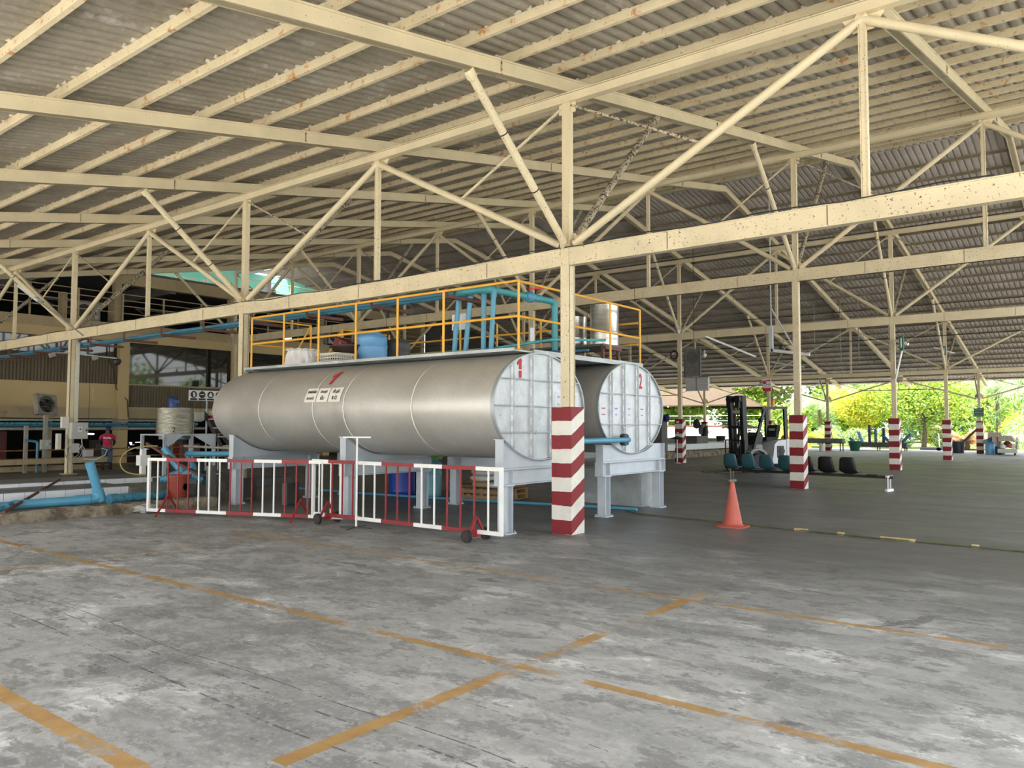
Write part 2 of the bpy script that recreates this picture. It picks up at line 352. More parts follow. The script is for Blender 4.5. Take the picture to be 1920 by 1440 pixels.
def ordn(i): return ['first', 'second', 'third', 'fourth', 'fifth', 'sixth', 'seventh', 'eighth', 'ninth', 'tenth', 'eleventh', 'twelfth', 'thirteenth', 'fourteenth', 'fifteenth', 'sixteenth', 'seventeenth', 'eighteenth', 'nineteenth', 'twentieth', 'twenty-first', 'twenty-second', 'twenty-third', 'twenty-fourth', 'twenty-fifth', 'twenty-sixth', 'twenty-seventh', 'twenty-eighth'][i]
# ================================================================ hall layout
X1, SA = -6.55, 8.48
ROW = [9.74, 20.27, 31.0, 41.72, 52.4]
ZB = [4.13, 5.46, 5.44, 4.15, 3.12]
RIDGE_Y = 25.87
XL, XR = -33.6, 4.4
XLF = -37.4                                                 # the far slope reaches farther left
def rz_(y): return 9.89 - .193 * abs(y - RIDGE_Y)          # middle of a rafter at this Y
def colx(i): return X1 - i * SA
# ---- ground and floor
g = MB(); g.b2((-160, -90, -.4), (110, 200, -.08)); struct(g.build('ground', 'outdoor concrete'))
f = MB(); f.b2((-60, -2.9, -.3), (30, 57.0, 0)); struct(f.build('floor', 'yard concrete'))
# ---- roof sheets: rows of double-wave fibre-cement sheets lapped on every purlin
PY = [.1 + 1.02 * i for i in range(-2, 25)]                # purlin lines of the near slope
def slope_sheet(ys, name, XL):
    P_ = .195; n = int((XR - XL) / P_ * 8); m = MB(); dz = .245; allv = []
    for a, b in zip(ys[:-1], ys[1:]):
        lo_end, vs = rz_(a) < rz_(b), []
        for yy, off in ((a, .012 if lo_end else -.010), (b, -.010 if lo_end else .012)):
            zz = rz_(yy) + dz + .045 + off
            for i in range(n + 1):
                xx = XL + (XR - XL) * i / n; t = (xx - XL) / P_
                vs.append((xx, yy, zz + .008 - .058 * min(1, abs(math.sin(PI * t)) * (1.35 if XL == -33.6 else 2.1)) ** .8 - .006 * abs(math.sin(PI * t))))
        allv += vs
    K = len(allv) // (n + 1); m.add(allv, [(r_ * (n + 1) + i, r_ * (n + 1) + i + 1, (r_ + 1) * (n + 1) + i + 1, (r_ + 1) * (n + 1) + i) for r_ in range(K - 1) for i in range(n)], 0, True)
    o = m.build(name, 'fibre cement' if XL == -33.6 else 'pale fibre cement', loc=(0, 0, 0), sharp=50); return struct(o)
NS = [-2.9] + PY + [RIDGE_Y + .05]
slope_sheet(NS, 'ceiling', XL)
FS = [2 * RIDGE_Y - y for y in [-4.0] + NS]
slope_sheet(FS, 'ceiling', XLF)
rc = MB(); rc.prism([(-.45, -.10), (0, 0), (.45, -.10), (.45, -.06), (0, .04), (-.45, -.06)], (XLF, RIDGE_Y, rz_(RIDGE_Y) + .36), (0, 1, 0), (0, 0, 1), XR - XLF); struct(rc.build('ceiling', 'fibre cement'))
# ---- rafters
for k in range(-2, 7):
    x = X1 - k * SA / 2; m = MB(); w_, h_ = .15, .21; ye, yf = -2.75, 2 * RIDGE_Y + 3.85
    prof = [(ye, rz_(ye) - h_ / 2), (RIDGE_Y, rz_(RIDGE_Y) - h_ / 2), (yf, rz_(yf) - h_ / 2), (yf, rz_(yf) + h_ / 2), (RIDGE_Y, rz_(RIDGE_Y) + h_ / 2), (ye, rz_(ye) + h_ / 2)]
    for lo_, hi_ in ((0, .026), (h_ - .026, h_)):
        q = [(a, rz_(a) - h_ / 2 + lo_) for a in (ye, RIDGE_Y, yf)] + [(a, rz_(a) - h_ / 2 + hi_) for a in (yf, RIDGE_Y, ye)]
        m.prism(q, (x - w_ / 2, 0, 0), (0, 1, 0), (0, 0, 1), w_)
    m.prism(prof, (x - .055, 0, 0), (0, 1, 0), (0, 0, 1), .11)
    for j in range(3, 50, 6): m.box((x, ye + j * 1.2, rz_(ye + j * 1.2)), (w_ + .004, .012, h_ + .01), None, 1)
    o = m.build('roof_rafter', ['cream paint', 'dark pitted'])
    wh = {-3: 'rightmost, above the open right end of the shed', -2: 'second from the right end of the shed', -1: 'passing mid-bay right of the front striped column', 0: 'meeting the front striped column line', 1: 'mid-bay above the front of tank one', 2: 'above the column at the far end of tank one',
          3: 'mid-bay between tank and electrical-box column', 4: 'above the electrical-box column', 5: 'mid-bay left of the box column', 6: 'leftmost, along the cream building'}[k]
    tag(o, 'cream roof rafter, ' + wh, 'rafter')
# ---- purlins
def purlin(y, side, lab):
    m = MB(); ph_ = .12 if side > 0 else .08; z = rz_(y) + .225 - ph_ / 2
    XL_ = XL if side > 0 else XLF
    m.cbar((XL_, y, z), (XR, y, z), .055, ph_, .010, side)
    rj = random.Random(int(y * 10) + 500)
    for j in range(0, 170 if side > 0 and y < 14 else 60):
        if rj.random() < .6: m.box((XL + .3 + j * (.22 if side > 0 and y < 14 else .62) + rj.uniform(-.05, .05), y - side * .045, z + ph_ / 2 + .004), (rj.uniform(.03, .10), rj.uniform(.03, .05), .035), Matrix.Rotation(rj.uniform(-.4, .4), 3, 'Z'), 1)
    tag(m.build('roof_purlin', ['rusty cream' if side > 0 else 'shade-darkened brown', 'cement daub' if side > 0 else 'shade-darkened brown']), lab, 'purlin')
vis = [-3.2] + [y for y in PY]
for i, y in enumerate(reversed(vis)):
    if y > -3: purlin(y, 1, ordn(min(i, 27)) + ' rust-specked cream purlin down from the ridge on the near roof slope')
    purlin(2 * RIDGE_Y - y, -1, ordn(min(i, 27)) + ' shade-darkened brown purlin down from the ridge on the far roof slope')
# ---- columns
def ctop(j): return rz_(ROW[j]) - .19                       # middle of the upper chord
def column(i, j, lab, stripes=True, z0=0.0):
    x, y = colx(i), ROW[j]; t = thing('steel_column', lab, 'column', (x, y, z0)); m = MB()
    m.box((x, y, (z0 + ZB[j]) / 2 + .07), (.012, .15, ZB[j] - z0 + .14)); fl = MB()
    for s_ in (-1, 1): m.box((x + s_ * .0, y + s_ * .077, (z0 + ZB[j]) / 2 + .07), (.15, .012, ZB[j] - z0 + .14))
    for s_ in (-1, 1): m.box((x + s_ * .071, y, (z0 + ZB[j]) / 2 + .07), (.01, .10, ZB[j] - z0 + .14))
    m.build('post', 'speckled cream' if j < 2 else 'cream paint', t)
    zt = ctop(j); u = MB(); u.ibar((x, y, ZB[j] + .12), (x, y, zt), .11, .13, .012, up=(1, 0, 0)); u.bar((x, y, ZB[j] + .12), (x, y, zt), .085, .105, 0, (1, 0, 0))
    u.box((x, y, zt - .12), (.30, .012, .22)); u.build('upper_post', 'cream paint', t)
    gp = MB(); gp.prism([(-.22, .10), (.22, .10), (.22, .22), (.09, .36), (-.09, .36), (-.22, .22)], (x, y + .08, ZB[j] + .02), (1, 0, 0), (0, 0, 1), .012)
    gp.prism([(-.2, .10), (.2, .10), (.2, .20), (.09, .34), (-.09, .34), (-.2, .20)], (x, y, ZB[j] + .02), (0, 1, 0), (0, 0, 1), .012); gp.build('gusset_plate', 'cream paint', t)
    if j < 4:
        for s_, dy in ((-1, 2.3 if j == 0 else 2.9), (1, 2.9)):
            kb = MB(); yy = y + s_ * dy; a = Vector((x, y + s_ * .1, ZB[j] + .22)); b = Vector((x, yy, rz_(yy) - .13))
            kb.tube(a, b, .058, 10); kb.tube(b - (b - a) * .04, b, .075, 10)
            for q in (.33, .66): kb.tube(a + (b - a) * q, a + (b - a) * (q + .006), .063, 10, m=1)
            kb.build('knee_brace', ['speckled cream' if s_ < 0 else 'dark pitted', 'dark iron'], t)
    else:
        for s_ in (-1, 1):
            kb = MB(); kb.tube((x, y - .1, ZB[j] + .05), (x + s_ * .0, y - 2.2, rz_(y - 2.2) - .13), .045); kb.build('knee_brace', 'dark pitted', t) if s_ < 0 else None
    if stripes:
        b = MB(); b.box((x, y, .935), (.35, .35, 1.87)); b.build('striped_base', 'hazard bands', t)
    else:
        b = MB(); b.box((x, y, z0 + .012), (.34, .34, .024)); b.build('base_plate', 'cream ledge', t)
    return t
pos = {0: 'in the row nearest the forklift side', 1: '', 2: '', 3: ''}
def lab(i, j):
    if (i, j) == (0, 0): return 'speckled cream column with the largest red and white striped base, beside tank one'
    if (i, j) == (0, 1): return 'cream column with striped base standing among the row of bucket seats'
    if (i, j) == (0, 2): return 'cream column with striped base in the open floor right of the bucket seats'
    if (i, j) == (0, 3): return 'cream column with striped base left of the green sign, second from the eave'
    if (i, j) == (0, 4): return 'outermost cream column with striped base carrying the green sign'
    if (i, j) == (1, 2): return 'cream column with striped base under the hanging notice panels'
    if (i, j) == (1, 3): return 'cream column with striped base behind the forklift, below the red prohibition sign'
    if (i, j) == (1, 4): return 'slim cream eave column with striped base beside the grey far bench'
    if (i, j) == (1, 0): return 'speckled cream column rising behind the far end of tank one'
    if (i, j) == (2, 0): return 'cream column carrying grey electrical boxes and a cable coil by the tiled steps'
    if (i, j) == (2, 4): return 'slim eave column with a bicycle-like heap hung on it, before the pavilion'
    if (i, j) == (1, 1): return 'cream column standing behind the two tanks, next to the blue drop pipes'
    if (i, j) == (2, 1): return 'cream column standing behind the light blue drum on the tank deck'
    nm = {-1: 'right-hand, outside the photo', 2: 'third column line', 3: 'leftmost column line by the building'}[i]
    return 'cream steel column of the ' + nm + ', ' + ordn(j) + ' row from the camera'
for i in range(-1, 4):
    for j in range(5):
        if (i, j) in ((-1, 4), (-1, 3), (-1, 2)) : pass
        if (i, j) == (2, 0): column(i, j, lab(i, j), False, .19)
        else: column(i, j, lab(i, j), not (i == 1 and j == 0) and i < 3)
# ---- lattice trusses between the columns
def truss(i, j):
    xa, xb = colx(i), colx(i + 1); y = ROW[j]; zb, zt = ZB[j], ctop(j); xm = (xa + xb) / 2
    rn = ['front row', 'second row', 'third row', 'fourth row', 'eave row'][j]
    bn = {-1: 'right of the striped column line', 0: 'in the bay over the tanks', 1: 'in the bay left of the tanks', 2: 'in the leftmost bay by the building'}[i]
    t = thing('roof_truss', 'cream W-braced truss of the %s, %s' % (rn, bn), 'truss', (xm, y, zb))
    near = j < 2; bm = 'speckled cream' if near else 'cream paint'; H = .27 if j == 0 else .31 if j < 3 else .19
    if j < 4:
        m = MB(); sag = (-.05 if (j == 0 and i == 0) else 0); pts = [xa - .08 + (xb - xa + .16) * q / 8 for q in range(9)]
        for a, b in zip(pts[:-1], pts[1:]):
            za = zb + sag * math.sin(PI * (xa - a) / SA) * 1.0; z2 = zb + sag * math.sin(PI * (xa - b) / SA)
            m.bar((a, y - .03, za), (b, y - .03, z2), .10, H, 0)
            m.bar((a, y - .035, za - H / 2 + .007), (b, y - .035, z2 - H / 2 + .007), .13, .014, 0); m.bar((a, y - .035, za + H / 2 - .007), (b, y - .035, z2 + H / 2 - .007), .13, .014, 0)
        for q in (.18, .55, .8): m.box((xa + (xb - xa) * q, y - .03, zb + sag * math.sin(PI * q)), (.010, .108, H * .96), None, 1)
        m.build('bottom_chord', [bm, 'dark iron'], t)
    m = MB(); hc = .15 if j < 4 else .07; m.cbar((xa, y, zt), (xb, y, zt), .13, hc, .014, 1); m.bar((xa, y, zt), (xb, y, zt), .10, hc - .04); m.build('top_chord', 'cream paint', t)
    r = .058 if j < 3 else .045; top = Vector((xm, y, zt - .10))
    for xe, s_ in ((xa, -1), (xb, 1)):
        lo = Vector((xe + s_ * .12, y, zb + (.20 if j < 4 else .05))); m = MB(); m.tube(lo, top + Vector((-s_ * .06, 0, 0)) * -1, r, 12); m.build('diagonal', 'cream paint' if s_ < 0 else ('dark pitted' if j == 0 and i == 9 else 'cream paint'), t)
        mid = (lo + top) / 2; m = MB(); m.bar((xe, y, zt - .08), mid, .03, .035); m.build('tie_angle', 'speckled cream' if s_ < 0 else 'dark pitted', t)
    if j < 4:
        m = MB(); m.cbar((xm, y, zb + H / 2), (xm, y, zt - .05), .085, .085, .01, 1, up=(1, 0, 0)); m.bar((xm, y, zb + H / 2), (xm, y, zt - .05), .06, .06, 0, (1, 0, 0)); m.build('hanger', 'speckled cream', t)
    if j == 4:
        m = MB(); m.bar((xm - 2.3, y, 3.80), (xm + 2.3, y, 3.80), .05, .05); m.bar((xm, y, 3.80), (xm, y, zt), .04, .04, 0, (1, 0, 0)); m.build('eave_tie', 'dark pitted', t)
    m = MB(); m.prism([(-.3, .02), (.3, .02), (.12, -.26), (-.12, -.26)], (xm, y + .05, zt), (1, 0, 0), (0, 0, 1), .012); m.build('gusset_plate', 'cream paint', t)
for j in range(5):
    for i in range(-1, 3): truss(i, j)
# ---- thin black conduit looped along the front truss
m = MB(); pts = []
for q in range(60):
    x = -1 - q * .52; z = ZB[0] + .15 + .02 * math.sin(q * 1.7) - (.06 if 14 < q < 30 else 0) * math.sin((q - 14) / 16 * PI); pts.append((x, 9.64, z))
m.path(pts, .009, 5); tag(m.build('black_conduit', 'black rubber'), 'thin black cable lying along the top of the front truss chord', 'cable')
# ================================================================ the two horizontal oval tanks
TA, TB, TX0, TX1 = 1.21, .835, -14.6, -7.2
def tank(yc, zc, num, lab, verts_, hors_, nump):
    t = thing('storage_tank', lab, 'tank', ((TX0 + TX1) / 2, yc, zc - TB)); m = MB()
    m.lathe([(0, TX0 - .02), (.97, TX0 - .01), (1, TX0 + .02), (1, TX1 - .012), (.985, TX1 - .012), (.985, TX1 - .04), (0, TX1 - .04)], (0, yc, zc), 96, 0, 'X', TA, TB); m.build('shell', 'tank aluminium', t, sharp=60)
    m = MB(); m.lathe([(.0, TX1 - .038), (.984, TX1 - .038), (.984, TX1 - .028), (0, TX1 - .028)], (0, yc, zc), 96, 0, 'X', TA, TB); m.build('end_plate', 'tank end steel', t)
    m = MB(); ra, n = [], 96
    for s_ in (1.006, .984): ra.append([(TA * s_ * math.cos(2 * PI * i / n), TB * s_ * math.sin(2 * PI * i / n)) for i in range(n)])
    vs = []
    for x in (TX1 - .05, TX1 + .014):
        for r_ in ra: vs += [(x, yc + p[0], zc + p[1]) for p in r_]
    fs = []
    for i in range(n):
        j = (i + 1) % n
        fs += [(i, j, n + j, n + i), (2 * n + i, 3 * n + i, 3 * n + j, 2 * n + j), (i, 2 * n + i, 2 * n + j, j), (n + i, n + j, 3 * n + j, 3 * n + i)]
    m.add(vs, fs, 0, True); m.build('rim', 'galvanised', t)
    for y in verts_:
        h_ = TB * math.sqrt(max(0, 1 - ((y - yc) / TA) ** 2)) * .985; m = MB(); m.b2((TX1 - .028, y - .028, zc - h_), (TX1 + .004, y + .028, zc + h_)); m.b2((TX1 - .028, y + .012, zc - h_), (TX1 + .035, y + .022, zc + h_))
        for q in range(7): m.box((TX1 + .006, y - .02, zc + h_ * (-.85 + q * .28)), (.006, .018, h_ * .14), None, 1)
        m.build('stiffener', ['tank end steel', 'weld white'], t)
    for z in hors_:
        h_ = TA * math.sqrt(max(0, 1 - ((z - zc) / TB) ** 2)) * .985; m = MB(); m.b2((TX1 - .028, yc - h_, z - .008), (TX1 + .032, yc + h_, z + .008)); m.build('stiffener', 'galvanised', t)
    for x in (-12.98, -11.35, -10.52, -8.87):
        m = MB(); n2 = 60; vs = []; fs = []
        for i in range(n2 + 1):
            a = PI * .42 + 2 * PI * .60 * i / n2
            for dx in (-.010, .010): vs.append((x + dx + .004 * math.sin(i * 2.1), yc + (TA + .007) * math.cos(a), zc + (TB + .007) * math.sin(a)))
        m.add(vs, [(2 * i, 2 * i + 2, 2 * i + 3, 2 * i + 1) for i in range(n2)], 0, True); m.build('weld_seam', 'weld white', t)
    # stencilled number on the end
    ny, nz, s_ = nump
    if num == '1':
        m = MB(); o = (TX1 - .022, ny, nz)
        m.prism([(-.012, .02), (.045, .02), (.045, .165), (-.012, .165), (-.012, .105), (-.07, .075), (-.07, .045), (-.012, .07)], (o[0], ny - .0, nz - .01), (0, 1, 0), (0, 0, 1), .003)
        m.v = []; m.f = []; m.mi = []; m.sm = []
        m.prism([(-.015, -.01), (.045, -.01), (.045, .155), (.01, .155), (-.06, .10), (-.06, .05), (-.015, .075)], (o[0], ny, nz), (0, 1, 0), (0, 0, 1), .003)
        m.prism([(-.015, -.14), (.045, -.14), (.045, -.03), (-.015, -.03)], (o[0], ny, nz), (0, 1, 0), (0, 0, 1), .003); m.build('number_one', 'red letters', t)
    else: text('2', (TX1 - .022, ny, nz), (0, 1, 0), (0, 0, 1), .40, 'red letters', t, 'number_two', .62, bold=.006)
    return t
T1 = tank(9.97, 1.895, '1', 'silver oval storage tank marked 1, nearest the camera', (9.22, 9.70, 10.21, 10.74), (2.30, 1.895, 1.49), (9.43, 2.46, 1))
T2 = tank(12.85, 1.915, '2', 'silver oval storage tank marked 2, behind tank one', (12.08, 12.53, 13.03, 13.49), (2.17, 1.62), (13.22, 2.42, 1))
def surf(yc, zc, x, s0, dv, off):
    """point on the near side of the shell: s0 sine of the start angle, dv metres up along the shell"""
    a = math.asin(s0) + dv / .80; ca, sa = math.cos(a), math.sin(a); nx, nz = ca / TA, sa / TB; L = math.hypot(nx, nz)
    return Vector((x, yc - TA * ca - off * nx / L, zc + TB * sa + off * nz / L))
def shell_paper(x0, x1, v0, v1, par, mt):
    m = MB(); vs = []
    for i in range(5):
        v = v0 + (v1 - v0) * i / 4; vs += [surf(9.97, 1.895, x0, 0, v, .008), surf(9.97, 1.895, x1, 0, v, .008)]
    m.add(vs, [(2 * i, 2 * i + 1, 2 * i + 3, 2 * i + 2) for i in range(4)]); return m.build('paper_label', mt, par)
def shell_text(body, xc, vc, size, mt, par, name='lettering', sx_=1.0, bold=0.0):
    o = text(body, (0, 0, 0), (1, 0, 0), (0, 1, 0), size, mt, par, name, sx_, bold=bold)
    r = par
    while r.parent: r = r.parent
    for p in o.data.vertices:
        q = p.co + r.location; p.co = surf(9.97, 1.895, xc + q.x, 0, vc + q.y, .010 + q.z) - r.location
    return o
for x0, x1, l1, l2, bd in ((-11.60, -11.29, 'น้ำสกัดไม้ดีป', 'ประเภทน้ำ', .001), (-11.27, -10.96, 'มีบรรจุน้ำ', 'เต็ม', .001), (-10.94, -10.62, 'ค่า pH', '8-12', .003)):
    p = shell_paper(x0, x1, .10, .345, T1, 'cream paper'); xc = (x0 + x1) / 2
    shell_text(l1, xc, .275, .062 if len(l1) > 7 else .085, 'black letters', p, sx_=.8, bold=bd); shell_text(l2, xc, .165, .062 if len(l2) > 5 else .085, 'black letters', p, sx_=.85, bold=bd)
m = MB()
for i in range(16):
    v0, v1 = .42 + .019 * i, .42 + .019 * (i + 1); xl = -11.115 if i < 8 else -11.115 - .014 * (15 - abs(i - 12) * 2 if i < 12 else (16 - i) * 3.6); xr = -11.045
    if i >= 8: xl = -11.115 - (.085 * (i - 7) / 4 if False else (.075 if i < 11 else .075 * (15 - i) / 5))
    q = [surf(9.97, 1.895, xl, 0, v0, .007), surf(9.97, 1.895, xr, 0, v0, .007), surf(9.97, 1.895, xr, 0, v1, .007), surf(9.97, 1.895, xl, 0, v1, .007)]; m.add(q, [(0, 1, 2, 3)])
m.build('number_one', 'red letters', T1)
# notices on the tank ends
def notice(par, y, z, w_, h_, lines, x=TX1 - .027, mt='paper', lt='blue letters', sz=.035):
    m = MB(); m.b2((x, y - w_ / 2, z - h_ / 2), (x + .003, y + w_ / 2, z + h_ / 2)); p = m.build('paper_label', mt, par)
    for i, l in enumerate(lines): text(l, (x + .004, y, z + h_ * (.22 - .4 * i)), (0, 1, 0), (0, 0, 1), sz, lt, p)
notice(T1, 10.47, 1.99, .21, .30, ('มี PH', '8-12')); notice(T1, 10.95, 2.0, .21, .30, ('น้ำ',))
for y, a, b in ((11.86, 'น้ำสกัดไม้', 'ประเภทน้ำ'), (12.30, 'บรรจุน้ำ', 'เต็ม'), (12.78, 'ค่า PH', '8-12')): notice(T2, y, 1.84, .23, .27, (a, b), lt='red letters' if y < 12 else 'blue letters')
notice(T2, 13.26, 1.84, .24, .29, ('ฝ่ายผลิต', 'ห้าม'))
# ---- steel saddles
def saddle(x, y0, y1, yc, zc, zb, lab, z_up=1.38):
    t = thing('tank_saddle', lab, 'tank stand', (x, (y0 + y1) / 2, 0)); s_ = -1
    bh = .24 if zb > .9 else .20
    m = MB(); m.ibar((x, y0 - .17, zb - bh / 2), (x, y1 + .17, zb - bh / 2), .17, bh, .014)
    for y in (y0 - .16, y0 + .08, y1 - .08, y1 + .16): m.box((x, y, zb - bh / 2), (.16, .012, bh - .02))
    m.build('cross_beam', 'grey steel paint', t)
    for y in (y0, y1):
        m = MB(); m.ibar((x, y, 0.02), (x, y, zb - bh), .16, .17, .014, up=(0, 1, 0)); m.b2((x - .12, y - .12, 0), (x + .12, y + .12, .02)); m.b2((x - .10, y - .10, zb - bh - .012), (x + .10, y + .10, zb - bh))
        for a in (-1, 1):
            for b in (-1, 1): m.tube((x + a * .10, y + b * .10, .02), (x + a * .10, y + b * .10, .045), .010, 6)
        m.build('leg', 'grey steel paint', t)
    # web cut to the oval
    n = 40; A, B_ = TA + .006, TB + .006; ya, yb = y0 - .14, y1 + .14; poly = [(ya, zb), (yb, zb)]
    def zel(y):
        q = (y - yc) / A
        return zc - B_ * math.sqrt(1 - q * q) if abs(q) < 1 else zc
    up = min(z_up, max(zel(ya), zel(yb)) + .02)
    for i in range(n + 1):
        y = yb + (ya - yb) * i / n; poly.append((y, min(z_up, zel(y) - .001)))
    m = MB(); m.prism(poly, (x - .006, 0, 0), (0, 1, 0), (0, 0, 1), .012)
    for y in (ya, yb): m.b2((x - .075, y - .008, zb), (x + .075, y + .008, z_up if zb > .9 else z_up))
    m.b2((x - .09, ya - .03, z_up), (x + .09, ya + .02, z_up + .012)); vs = []
    for i in range(n + 1):
        y = yb + (ya - yb) * i / n; z = zel(y)
        if z < z_up: vs += [(x - .075, y, z - .004), (x + .075, y, z - .004)]
    m.add(vs, [(2 * i, 2 * i + 1, 2 * i + 3, 2 * i + 2) for i in range(len(vs) // 2 - 1)])
    m.b2((x - .075, ya, zb), (x + .075, yb, zb + .012)); m.build('saddle_plate', 'grey steel paint', t); return t
for x, n_ in ((-7.22, 'at the number one end'), (-10.72, 'under the middle'), (-14.15, 'under the far end')):
    saddle(x, 9.08, 10.90, 9.97, 1.895, .95, 'light grey steel saddle stand %s of tank one' % n_)
    saddle(x, 11.86, 13.88, 12.85, 1.915, .95, 'light grey steel saddle stand %s of tank two' % n_, 1.25)
# ---- walkway deck on top of both tanks
t = thing('walkway_deck', 'grey steel walkway deck laid across the tops of both tanks', 'deck', (-10.9, 11.4, 2.735)); m = MB()
m.b2((-14.5, 9.42, 2.74), (-7.32, 13.45, 2.765)); m.build('deck_plate', 'galvanised', t)
for a, b in (((-14.5, 9.40, 2.74), (-7.32, 9.43, 2.79)), ((-14.5, 13.43, 2.72), (-7.32, 13.47, 2.79)), ((-7.34, 9.9, 2.715), (-7.30, 13.45, 2.795)), ((-14.5, 9.42, 2.71), (-14.46, 13.45, 2.79))):
    m = MB(); m.b2(a, b); m.build('edge_angle', 'galvanised', t)
ZD = 2.765
def rail(name_lab, segs, posts, parent_loc, slopes=()):
    t = thing('guard_rail', name_lab, 'railing', parent_loc)
    for p, q in segs:
        m = MB(); m.tube(p, q, .021, 8); m.build('rail_tube', 'yellow rail paint', t)
    for p in posts:
        m = MB(); m.tube(p, (p[0], p[1], ZD + 1.07), .021, 8); m.b2((p[0] - .04, p[1] - .04, p[2]), (p[0] + .04, p[1] + .04, p[2] + .008)); m.build('post', 'yellow rail paint', t)
    for p, q in slopes:
        m = MB(); m.tube(p, q, .019, 8); m.build('rail_tube', 'yellow rail paint', t)
zt_, zm_ = ZD + 1.07, ZD + .52
rail('yellow pipe guard rail along the near edge of the tank deck', [((-14.37, 9.5, z), (-7.30, 9.5, z)) for z in (zt_, zm_)], [(x, 9.5, ZD) for x in (-14.37, -13.26, -12.16, -11.08, -9.98, -8.88, -7.30)], (-10.8, 9.5, ZD))
rail('yellow pipe guard rail across the numbered end of the tank deck', [((-7.33, 9.5, z), (-7.33, 13.40, z)) for z in (zt_, zm_)], [(-7.33, 12.29, ZD), (-7.33, 13.40, ZD), (-7.33, 10.9, ZD)], (-7.33, 11.4, ZD))
rail('yellow pipe guard rail along the back edge of the tank deck', [((-14.37, 13.40, z), (-7.38, 13.40, z)) for z in (zt_ - .25, zm_ - .12)], [(x, 13.40, ZD) for x in (-14.37, -12.0, -10.9, -9.7, -8.6)], (-10.8, 13.4, ZD))
for y0, y1, nm in ((9.55, 11.05, 'nearer half'), (11.95, 13.35, 'farther half')):
    rail('yellow pipe rail and stair handrail at the far end of the deck, %s' % nm, [((-14.42, y0, z), (-14.42, y1, z)) for z in (zt_, zm_)], [(-14.42, (y1 if y0 < 10 else y0), ZD)], (-14.42, (y0 + y1) / 2, ZD),
         [((-14.42, (y1 if y0 < 10 else y0), zt_), (-16.0, (y1 if y0 < 10 else y0), zt_ - 1.75)), ((-14.42, (y1 if y0 < 10 else y0), zm_), (-16.0, (y1 if y0 < 10 else y0), zm_ - 1.75))])
# ---- things on the deck
def drum(x, y, z, r, h_, lab, mt, neck=True, top='same'):
    t = thing('plastic_drum', lab, 'drum', (x, y, z)); m = MB()
    m.lathe([(r * .93, 0), (r * .98, .03), (r * .97, h_ * .08), (r, h_ * .10), (r * .985, h_ * .13), (r, h_ * .30), (r * 1.0, h_ * .62), (r * 1.03, h_ * .63), (r * 1.03, h_ * .66), (r, h_ * .68), (r * .985, h_ * .86), (r * 1.01, h_ * .88), (r * .98, h_ * .91), (r * .78, h_ * .985), (r * .5, h_)], (x, y, z), 36); m.build('body', mt, t)
    m = MB(); m.lathe([(r * .62, h_ * .985), (r * .62, h_ * 1.02), (r * .55, h_ * 1.03), (0, h_ * 1.03)], (x, y, z), 28); m.build('lid', mt, t); return t
drum(-12.72, 11.35, ZD + .012, .335, .78, 'light blue plastic drum on the tank deck behind the yellow rail', 'light blue plastic')
drum(-12.75, 12.15, ZD + .012, .28, .72, 'dark blue-grey drum on the deck just behind the light blue drum', 'dark steel')
def woven_basket(x, y, z, w_, d_, h_, lab, mt, rows=5):
    t = thing('plastic_crate', lab, 'crate', (x, y, z)); m = MB(); m.b2((x - w_ * .42, y - d_ * .42, z), (x + w_ * .42, y + d_ * .42, z + .02))
    for s_ in (0, 1):
        for a in range(4):
            n = 9
            for i in range(n):
                f0 = (i + .5) / n - .5
                if a < 2: p = (x + f0 * w_ * .84, y + (1 if a else -1) * d_ * .42, z); q = (x + f0 * w_, y + (1 if a else -1) * d_ * .5, z + h_)
                else: p = (x + (1 if a == 3 else -1) * w_ * .42, y + f0 * d_ * .84, z); q = (x + (1 if a == 3 else -1) * w_ * .5, y + f0 * d_, z + h_)
                if s_ == 0: m.bar(p, q, .014, .014)
    for i in range(rows):
        q = .84 + .16 * i / rows; zz = z + h_ * (i + .5) / rows
        for s_ in (-1, 1): m.b2((x - w_ * q / 2, y + s_ * d_ * q / 2 - .006, zz - .009), (x + w_ * q / 2, y + s_ * d_ * q / 2 + .006, zz + .009)); m.b2((x + s_ * w_ * q / 2 - .006, y - d_ * q / 2, zz - .009), (x + s_ * w_ * q / 2 + .006, y + d_ * q / 2, zz + .009))
    m.build('basket_body', mt, t); m = MB()
    for s_ in (-1, 1): m.b2((x - w_ * .52, y + s_ * d_ * .5 - .02, z + h_ - .02), (x + w_ * .52, y + s_ * d_ * .5 + .02, z + h_ + .01)); m.b2((x + s_ * w_ * .5 - .02, y - d_ * .5, z + h_ - .02), (x + s_ * w_ * .5 + .02, y + d_ * .5, z + h_ + .01))
    m.build('rim', mt, t); return t
woven_basket(-12.84, 10.45, ZD, .70, .50, .29, 'off-white woven plastic basket on the tank deck beside the bag-covered bin', 'pale plastic')
def tub(x, y, z, r0, r1, h_, lab, mt, cat='tub', name='plastic_tub', n=28, sy=1):
    m = MB(); m.lathe([(0, 0.0), (r0, 0), (r1, h_), (r1 * 1.06, h_), (r1 * 1.06, h_ - .03), (r1 * .97, h_ - .03)], (x, y, z), n, 0, 'Z', 1, sy); m.lathe([(r1 * .97, h_ - .01), (r0 * .95, .02), (0, .02)], (x, y, z), n, 0, 'Z', 1, sy); o = m.build(name, mt, loc=(x, y, z)); return tag(o, lab, cat)
tub(-13.12, 10.98, ZD + .33, .26, .40, .20, 'dark brown shallow tub stacked behind the off-white woven basket', 'dark brown plastic', sy=.7)
o = MB(); o.b2((-13.5, 10.78, ZD), (-12.75, 11.18, ZD + .33)); tag(o.build('wooden_box', 'grey wood'), 'low dark box under the dark brown tub on the tank deck', 'box')
